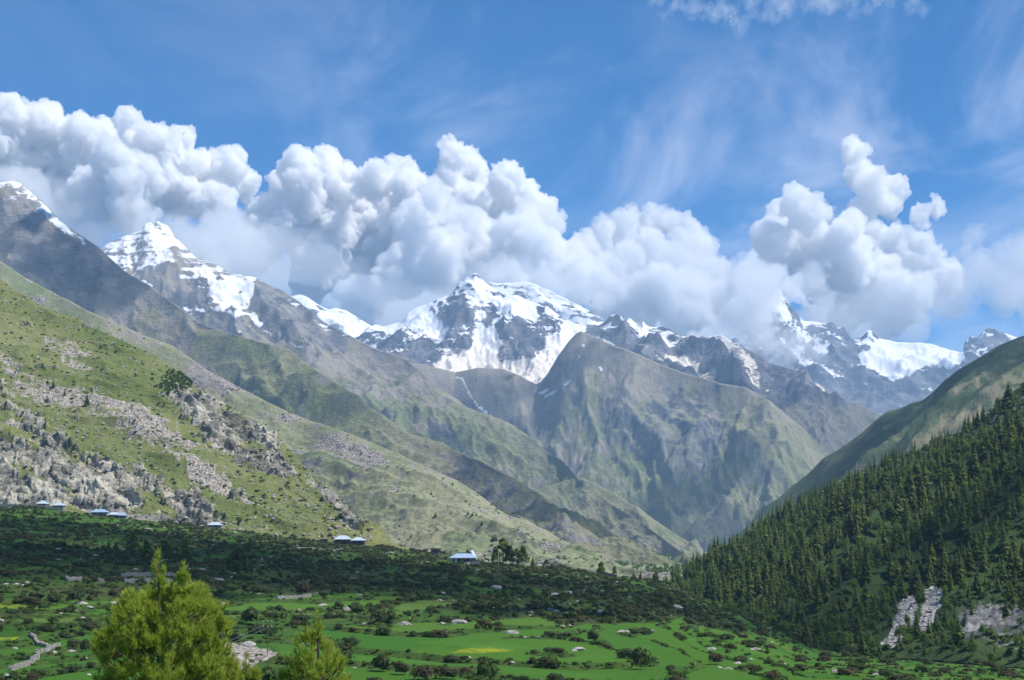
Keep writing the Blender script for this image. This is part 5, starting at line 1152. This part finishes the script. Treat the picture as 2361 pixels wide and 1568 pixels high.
# ------------------------------------------------------------------ dry stone walls
def stone_wall(pts, h, label, th=.7, S_=GR):
    P = [S_.at(*q) for q in pts]; o = empty('stone_wall', tuple(P[0])); tag(o, label, 'wall'); rn_ = np.random.default_rng(abs(int(pts[0][0])) + 3); V, Fa, n = [], [], 0
    cube = np.array([(-1, -1, -1), (1, -1, -1), (1, 1, -1), (-1, 1, -1), (-1, -1, 1), (1, -1, 1), (1, 1, 1), (-1, 1, 1)]) * .5; cf = np.array([(0, 3, 2, 1), (4, 5, 6, 7), (0, 1, 5, 4), (1, 2, 6, 5), (2, 3, 7, 6), (3, 0, 4, 7)])
    for a, b in zip(P[:-1], P[1:]):
        L_ = np.hypot(*(b - a)[:2]); rz = math.atan2(b[1] - a[1], b[0] - a[0]); s_ = 0
        while s_ < L_:
            l_ = rn_.uniform(.35, .8); f = (s_ + l_ / 2) / L_; x, y = a[0] + (b[0] - a[0]) * f, a[1] + (b[1] - a[1]) * f; z = S_.ground(x, y); s_ += l_
            top = h * rn_.uniform(.8, 1.08); q = -.3
            while q < top:
                hh = rn_.uniform(.2, .36); V.append(xf(cube * rn_.uniform(.9, 1.0, (8, 1)), (x - P[0][0] + rn_.uniform(-.05, .05), y - P[0][1] + rn_.uniform(-.08, .08), z - P[0][2] + q + hh / 2), (l_ * .96, th * rn_.uniform(.85, 1.1), hh * .95), rz + rn_.uniform(-.1, .1))); Fa.append(cf + n); n += 8; q += hh
    c = link('stonework', mesh_np('stonework', np.concatenate(V), np.concatenate(Fa), False), M_stone2, o); c['kind'] = 'stuff'; return o


stone_wall([(24, 1548), (53, 1537), (73, 1529), (87, 1521)], .8, 'curving dry stone wall rising from the bottom left corner')
stone_wall([(87, 1521), (86, 1506), (106, 1502), (123, 1494), (134, 1490)], .5, 'thin stepped continuation of the bottom left wall towards the shrubs')
stone_wall([(71, 1464), (82, 1478), (89, 1488), (111, 1492)], .6, 'short slanting stone wall running down from the yellow field')
stone_wall([(279, 1329), (403, 1330)], 1.2, 'straight stone wall along the back of the walled plot')
stone_wall([(286, 1343), (396, 1345)], 1.3, 'straight stone wall along the front of the walled plot')
stone_wall([(151, 1338), (269, 1337)], 1.1, 'broken stone wall left of the walled plot')
stone_wall([(-30, 1165), (0, 1165), (84, 1168), (138, 1177)], 2.2, 'pale wall along the lane below the two stone huts')
stone_wall([(638, 1382), (716, 1375)], .9, 'low pale wall in the thicket right of the young pine')
stone_wall([(1342, 1313), (1380, 1322), (1422, 1332)], 2.0, 'tall pale wall running down the skyline beside the pine')
stone_wall([(655, 1263), (790, 1268)], .9, 'long thin wall below the brown sided house')
stone_wall([(1232, 1303), (1262, 1302), (1300, 1309)], 1.8, 'ruined stone wall in the boulders right of the pine clump')

# ------------------------------------------------------------------ poles, fence, post
def tube(bm, a, b, r0, r1=None, seg=6):
    a, b = Vector(a), Vector(b); r1 = r0 if r1 is None else r1; q = (b - a).to_track_quat('Z', 'Y'); ra, rb = [], []
    for k in range(seg):
        v = Vector((math.cos(k * 2 * pi / seg), math.sin(k * 2 * pi / seg), 0)); ra.append(bm.verts.new(a + q @ (v * r0))); rb.append(bm.verts.new(b + q @ (v * r1)))
    for k in range(seg): bm.faces.new((ra[k], ra[(k + 1) % seg], rb[(k + 1) % seg], rb[k]))
    bm.faces.new(ra[::-1]); bm.faces.new(rb)


def pole(Dx_, Dfoot, topD, label, cross=2, stay=False, r=.11, mat=M_grey, wide=.9):
    p = GR.at(Dx_, Dfoot); h = (Dfoot - topD) * .43371 / F * p[1]; o = thing('utility_pole', p, 0, 1, label, 'utility pole')
    mk('pole', lambda bm: tube(bm, (0, 0, -.5), (0, 0, h), r, r * .8), mat, o)
    for k in range(cross):
        mk('crossarm', lambda bm: box(bm, -wide, wide, -.08, .08, h - .5 - k * 1.0, h - .34 - k * 1.0), mat, o)
        for q in (-wide * .9, 0, wide * .9): mk('insulator', lambda bm: (tube(bm, (q, 0, h - .33 - k), (q, 0, h - .05 - k), .10, .06)), M_white, o)
    if stay:
        for q in (0, .9): mk('stay_wire', lambda bm: tube(bm, (0, 0, h - .6 - q), (-12.5, -2, h * .08 - q * .5), .035, seg=4), M_grey, o)
    return o


pole(617, 1512, 1430, 'steel utility pole with crossarms and stay wires beside the bare rock slab', 2, True, r=.09, mat=M_wood)
pole(1033, 1300, 1273, 'thin pole at the left corner of the blue roofed house', 1)
pole(1149, 1301, 1273, 'pale pole standing in front of the tallest village pine', 0, r=.16, mat=M_white)
pole(1085, 1272, 1245, 'dark pole with a T top behind the tent shaped roof', 1, mat=M_wood, wide=2.3)
p = GR.at(1125, 1290); o = thing('gate_frame', p, 0, 1, 'two posts joined by two bars on the rubble left of the pine clump', 'frame')
for q in (-2, 2): mk('post', lambda bm: box(bm, q - .1, q + .1, -.1, .1, -.5, 6.2), M_wood, o)
for q in (4.2, 6): mk('bar', lambda bm: box(bm, -2.4, 2.4, -.22, -.101, q - .1, q + .1), M_wood, o)
P0, P1 = GR.at(1018, 1273), GR.at(1058, 1271); o = thing('picket_fence', P0, 0, 1, 'row of thin upright sticks on the skyline left of the metal shed', 'fence'); frn = random.Random(4)
for k in range(16):
    q = (P1 - P0) * k / 15; hh = frn.uniform(2.6, 4.6); mk('stake', lambda bm: tube(bm, (q[0], q[1], -1), (q[0] + frn.uniform(-.2, .2), q[1], hh + q[2]), .09, .05, 5), M_wood, o)
y = 214.; x = (16 * .4 - 512) / F * y; z = GR.ground(x, y); hh = (HY - 1553 * .43371) / F * y - z
o = thing('marker_post', (x, y, z), 0, 1, 'dark post with a pale cap at the bottom left corner', 'post')
mk('post', lambda bm: tube(bm, (0, 0, -.5), (0, 0, hh - .3), .2, .18, 8), M_dark, o); mk('cap', lambda bm: tube(bm, (0, 0, hh - .299), (0, 0, hh), .42, .3, 8), M_grey, o)

# ------------------------------------------------------------------ calf grazing in the lower right field
p = GR.at(1801, 1532)
me = bpy.data.meshes.new('calf'); jo = [((0, 0, .62), .17), ((.28, 0, .64), .17), ((-.3, 0, .64), .18), ((-.52, 0, .62), .12), ((-.70, 0, .42), .08), ((-.80, 0, .2), .075), ((-.9, 0, .08), .05), ((.38, 0, .60), .12)]
ed = [(0, 1), (0, 2), (2, 3), (3, 4), (4, 5), (5, 6), (1, 7)]
for s_ in (-.1, .1):
    for root, x0, kn in ((2, -.34, -.36), (7, .36, .42)):
        a = len(jo); jo += [((x0, s_, .42), .065), ((kn, s_, .24), .045), ((x0 + .01, s_, .03), .035)]; ed += [(root, a), (a, a + 1), (a + 1, a + 2)]
a = len(jo); jo += [((.47, 0, .62), .02), ((.52, 0, .35), .015)]; ed += [(7, a), (a, a + 1)]
for s_ in (-.1, .1): a = len(jo); jo += [((-.72, s_ * 1.2, .34), .03)]; ed += [(4, a)]
me.from_pydata([j[0] for j in jo], ed, []); o = link('calf', me); md = o.modifiers.new('s', 'SKIN')
for v, j in zip(me.skin_vertices[0].data, jo): v.radius = (j[1], j[1])
me.skin_vertices[0].data[0].use_root = True; o.modifiers.new('u', 'SUBSURF').levels = 1
me2 = bpy.data.meshes.new_from_object(o.evaluated_get(bpy.context.evaluated_depsgraph_get())); bpy.data.objects.remove(o)
me2.materials.append(plain('brown_hide', (.14, .07, .035), (.08, .04, .02), 4)); me2.name = 'calf'
o = link('calf', me2, None, None, tuple(p)); o.scale = (1.25,) * 3; tag(o, 'small brown calf grazing in the bright field at the lower right', 'calf')

# ------------------------------------------------------------------ young pines in the foreground
M_need = leaf_mat('young_pine_needles', (.36, .45, .06), (.54, .60, .11), (.26, .36, .05), .5, 2.2, .5)
M_candle = plain('pine_shoots', (.36, .30, .07), (.25, .15, .05), 12)


def young_pine(apex, dist, prof, ntuft, depth_m, seed, label, leaders, need=64, ln=(.11, .19), lean=0., inner=.72, dz0=.35):
    """trunk, limbs and upright tufts of long needles; prof = half width at a distance below the tip"""
    rn = np.random.default_rng(seed); top = W(K(apex[0]), K(apex[1]), dist); gz = -2.2 - (dist - 9) * .145
    H_ = top[2] - gz; o = thing('young_pine', (top[0], top[1], gz), 0, 1, label, 'pine tree')
    pd, pr = np.array(prof).T; bm = bmesh.new(); tube(bm, (0, 0, -.4), (.03, 0, H_ * .5), .09, .06, 8); tube(bm, (.03, 0, H_ * .5), (0, 0, H_ - .15), .06, .012, 8)
    me = bpy.data.meshes.new('trunk'); bm.to_mesh(me); bm.free(); link('trunk', me, M_bark, o)
    tuf = []                                                     # base, axis, size
    for (lx, lz, sc_) in leaders:
        tuf.append((np.array([lx, 0, H_ + lz - .16]), np.array([.02, 0, 1.]), sc_))
        for j in range(9):
            a = rn.uniform(0, 6.28); q = rn.uniform(.25, .95); tuf.append((np.array([lx + math.cos(a) * .10 * q, math.sin(a) * .10 * q, H_ + lz - .16 - q * .55]), np.array([math.cos(a) * .35, math.sin(a) * .35, 1.]), sc_ * .8))
    limbs = []
    ncl = max(6, ntuft // 13); cl = [(rn.random() ** .85, rn.uniform(0, 6.28)) for _ in range(ncl)]
    for k in range(ntuft):
        cu, ca_ = cl[k % ncl]; u = min(1, max(0, cu + rn.normal(0, .030))); dz = dz0 + u * (min(depth_m, H_ - .3) - dz0); R = np.interp(dz, pd, pr); a = ca_ + rn.normal(0, .13 / max(R, .25))
        R = R * (1 + .14 * math.sin(a * 3 + dz * 2.2 + seed) + .10 * math.sin(a * 7 - dz * 5)); q = inner + (1 - inner) * rn.random() ** .6 if rn.random() < .72 else rn.uniform(.3, inner)
        c = np.array([math.cos(a) * R * q + lean * min(1, max(0, dz - .7)), math.sin(a) * R * q, H_ - dz]); ax = np.array([math.cos(a) * .45 * q, math.sin(a) * .45 * q, 1.]) + rn.normal(0, .14, 3)
        tuf.append((c, ax, rn.uniform(.75, 1.25)))
        if k % 3 == 0: limbs.append((c, np.array([c[0] * .12, c[1] * .12, max(.1, c[2] - R * rn.uniform(.35, .7))])))
    lrn = random.Random(seed); main = [limbs[i] for i in range(0, len(limbs), max(1, len(limbs) // 26))]
    for (c, b) in main:
        bm = bmesh.new(); m_ = (c * .55 + b * .45) + np.array([0, 0, -.06]); tube(bm, b, m_, .026, .018, 6); tube(bm, m_, c, .018, .008, 6); me = bpy.data.meshes.new('branch'); bm.to_mesh(me); bm.free(); link('branch', me, M_bark, o)
    bm = bmesh.new()
    for (c, b) in limbs: tube(bm, b * .4 + c * .6, c, .009, .005, 4)
    me = bpy.data.meshes.new('twigs'); bm.to_mesh(me); bm.free(); tw = link('twigs', me, M_bark, o); tw['kind'] = 'stuff'
    NV, cnd = [], Leafy()
    cone = np.array([(.011, 0, 0), (-.0055, .0095, 0), (-.0055, -.0095, 0), (.008, 0, 1), (-.004, .007, 1), (-.004, -.007, 1)]); cfc = np.array([(0, 1, 4, 3), (1, 2, 5, 4), (2, 0, 3, 5)])
    for (c, ax, s_) in tuf:
        ax = ax / np.linalg.norm(ax); t1 = np.cross(ax, [1, .3, 0]); t1 /= np.linalg.norm(t1); t2 = np.cross(ax, t1); sh = rn.uniform(.12, .26) * s_
        n = need; a = rn.uniform(0, 6.28, n); q = rn.random(n) ** .8; el = np.radians(rn.uniform(14, 62, n) * (1.2 - q * .6))
        d = ax[None] * np.cos(el)[:, None] + (t1[None] * np.cos(a)[:, None] + t2[None] * np.sin(a)[:, None]) * np.sin(el)[:, None]
        b = c[None] + ax[None] * (q * sh)[:, None]; L_ = rn.uniform(ln[0], ln[1], n)[:, None] * s_
        side = np.cross(d, rn.normal(size=(n, 3))); side /= np.linalg.norm(side, axis=1, keepdims=True); wd_ = .0075
        tip = b + d * L_; NV.append(np.stack([b - side * wd_, b + side * wd_, tip + side * wd_ * .3, tip - side * wd_ * .3], 1).reshape(-1, 3))
        hgt = sh * rn.uniform(1.0, 1.5); M_ = np.stack([t1, t2, ax], 1); cnd.add((cone * np.array([1, 1, hgt])) @ M_.T + c, cfc)
    V = np.concatenate(NV); cr_ = link('needles', mesh_np('needles', V, np.arange(len(V)).reshape(-1, 4), False), M_need, o); cr_['kind'] = 'stuff'
    cd_ = link('candles', cnd.mesh('candles'), M_candle, o); cd_['kind'] = 'stuff'
    return o


young_pine((365, 1285), 36., [(0, .06), (.4, .16), (.75, .24), (.95, .8), (1.25, 1.2), (1.84, 1.34), (2.4, 1.46), (3.1, 1.5), (4.2, 1.4), (5.2, 1.1)], 1900, 4.2, 5, 'big young pine with twin tips and yellow green tufts in the foreground', [(0, 0, 1.1), (.62, -.24, 1.1), (.6, -.55, .9), (.15, -.3, .8), (.5, -.62, .8), (-.1, -.6, .8), (.32, -.65, .8), (.85, -.65, .8), (-.12, -.8, .8), (.3, -.85, .8), (.75, -.5, .7)], lean=.24, dz0=.95)
young_pine((733, 1412), 36., [(0, .04), (.45, .12), (.75, .30), (1.1, .55), (1.6, .74), (2.4, .9), (3.6, .8)], 340, 3.4, 8, 'sparse young pine with a single tall tip at the bottom edge', [(0, 0, 1.0), (-.0, -.3, .7)], 50, inner=.5)
young_pine((567, 1512), 36.5, [(0, .05), (.4, .2), (.8, .34), (2, .5)], 70, 2.4, 12, 'small pine tip poking up between the two young pines', [(0, 0, .9)], 40)
young_pine((228, 1546), 36., [(0, .05), (.4, .16), (1.2, .3), (2, .4)], 40, 2.0, 15, 'lowest pine tip at the bottom edge left of the big young pine', [(0, 0, .9)], 40)
print('done', round(time.time() - T0, 1))
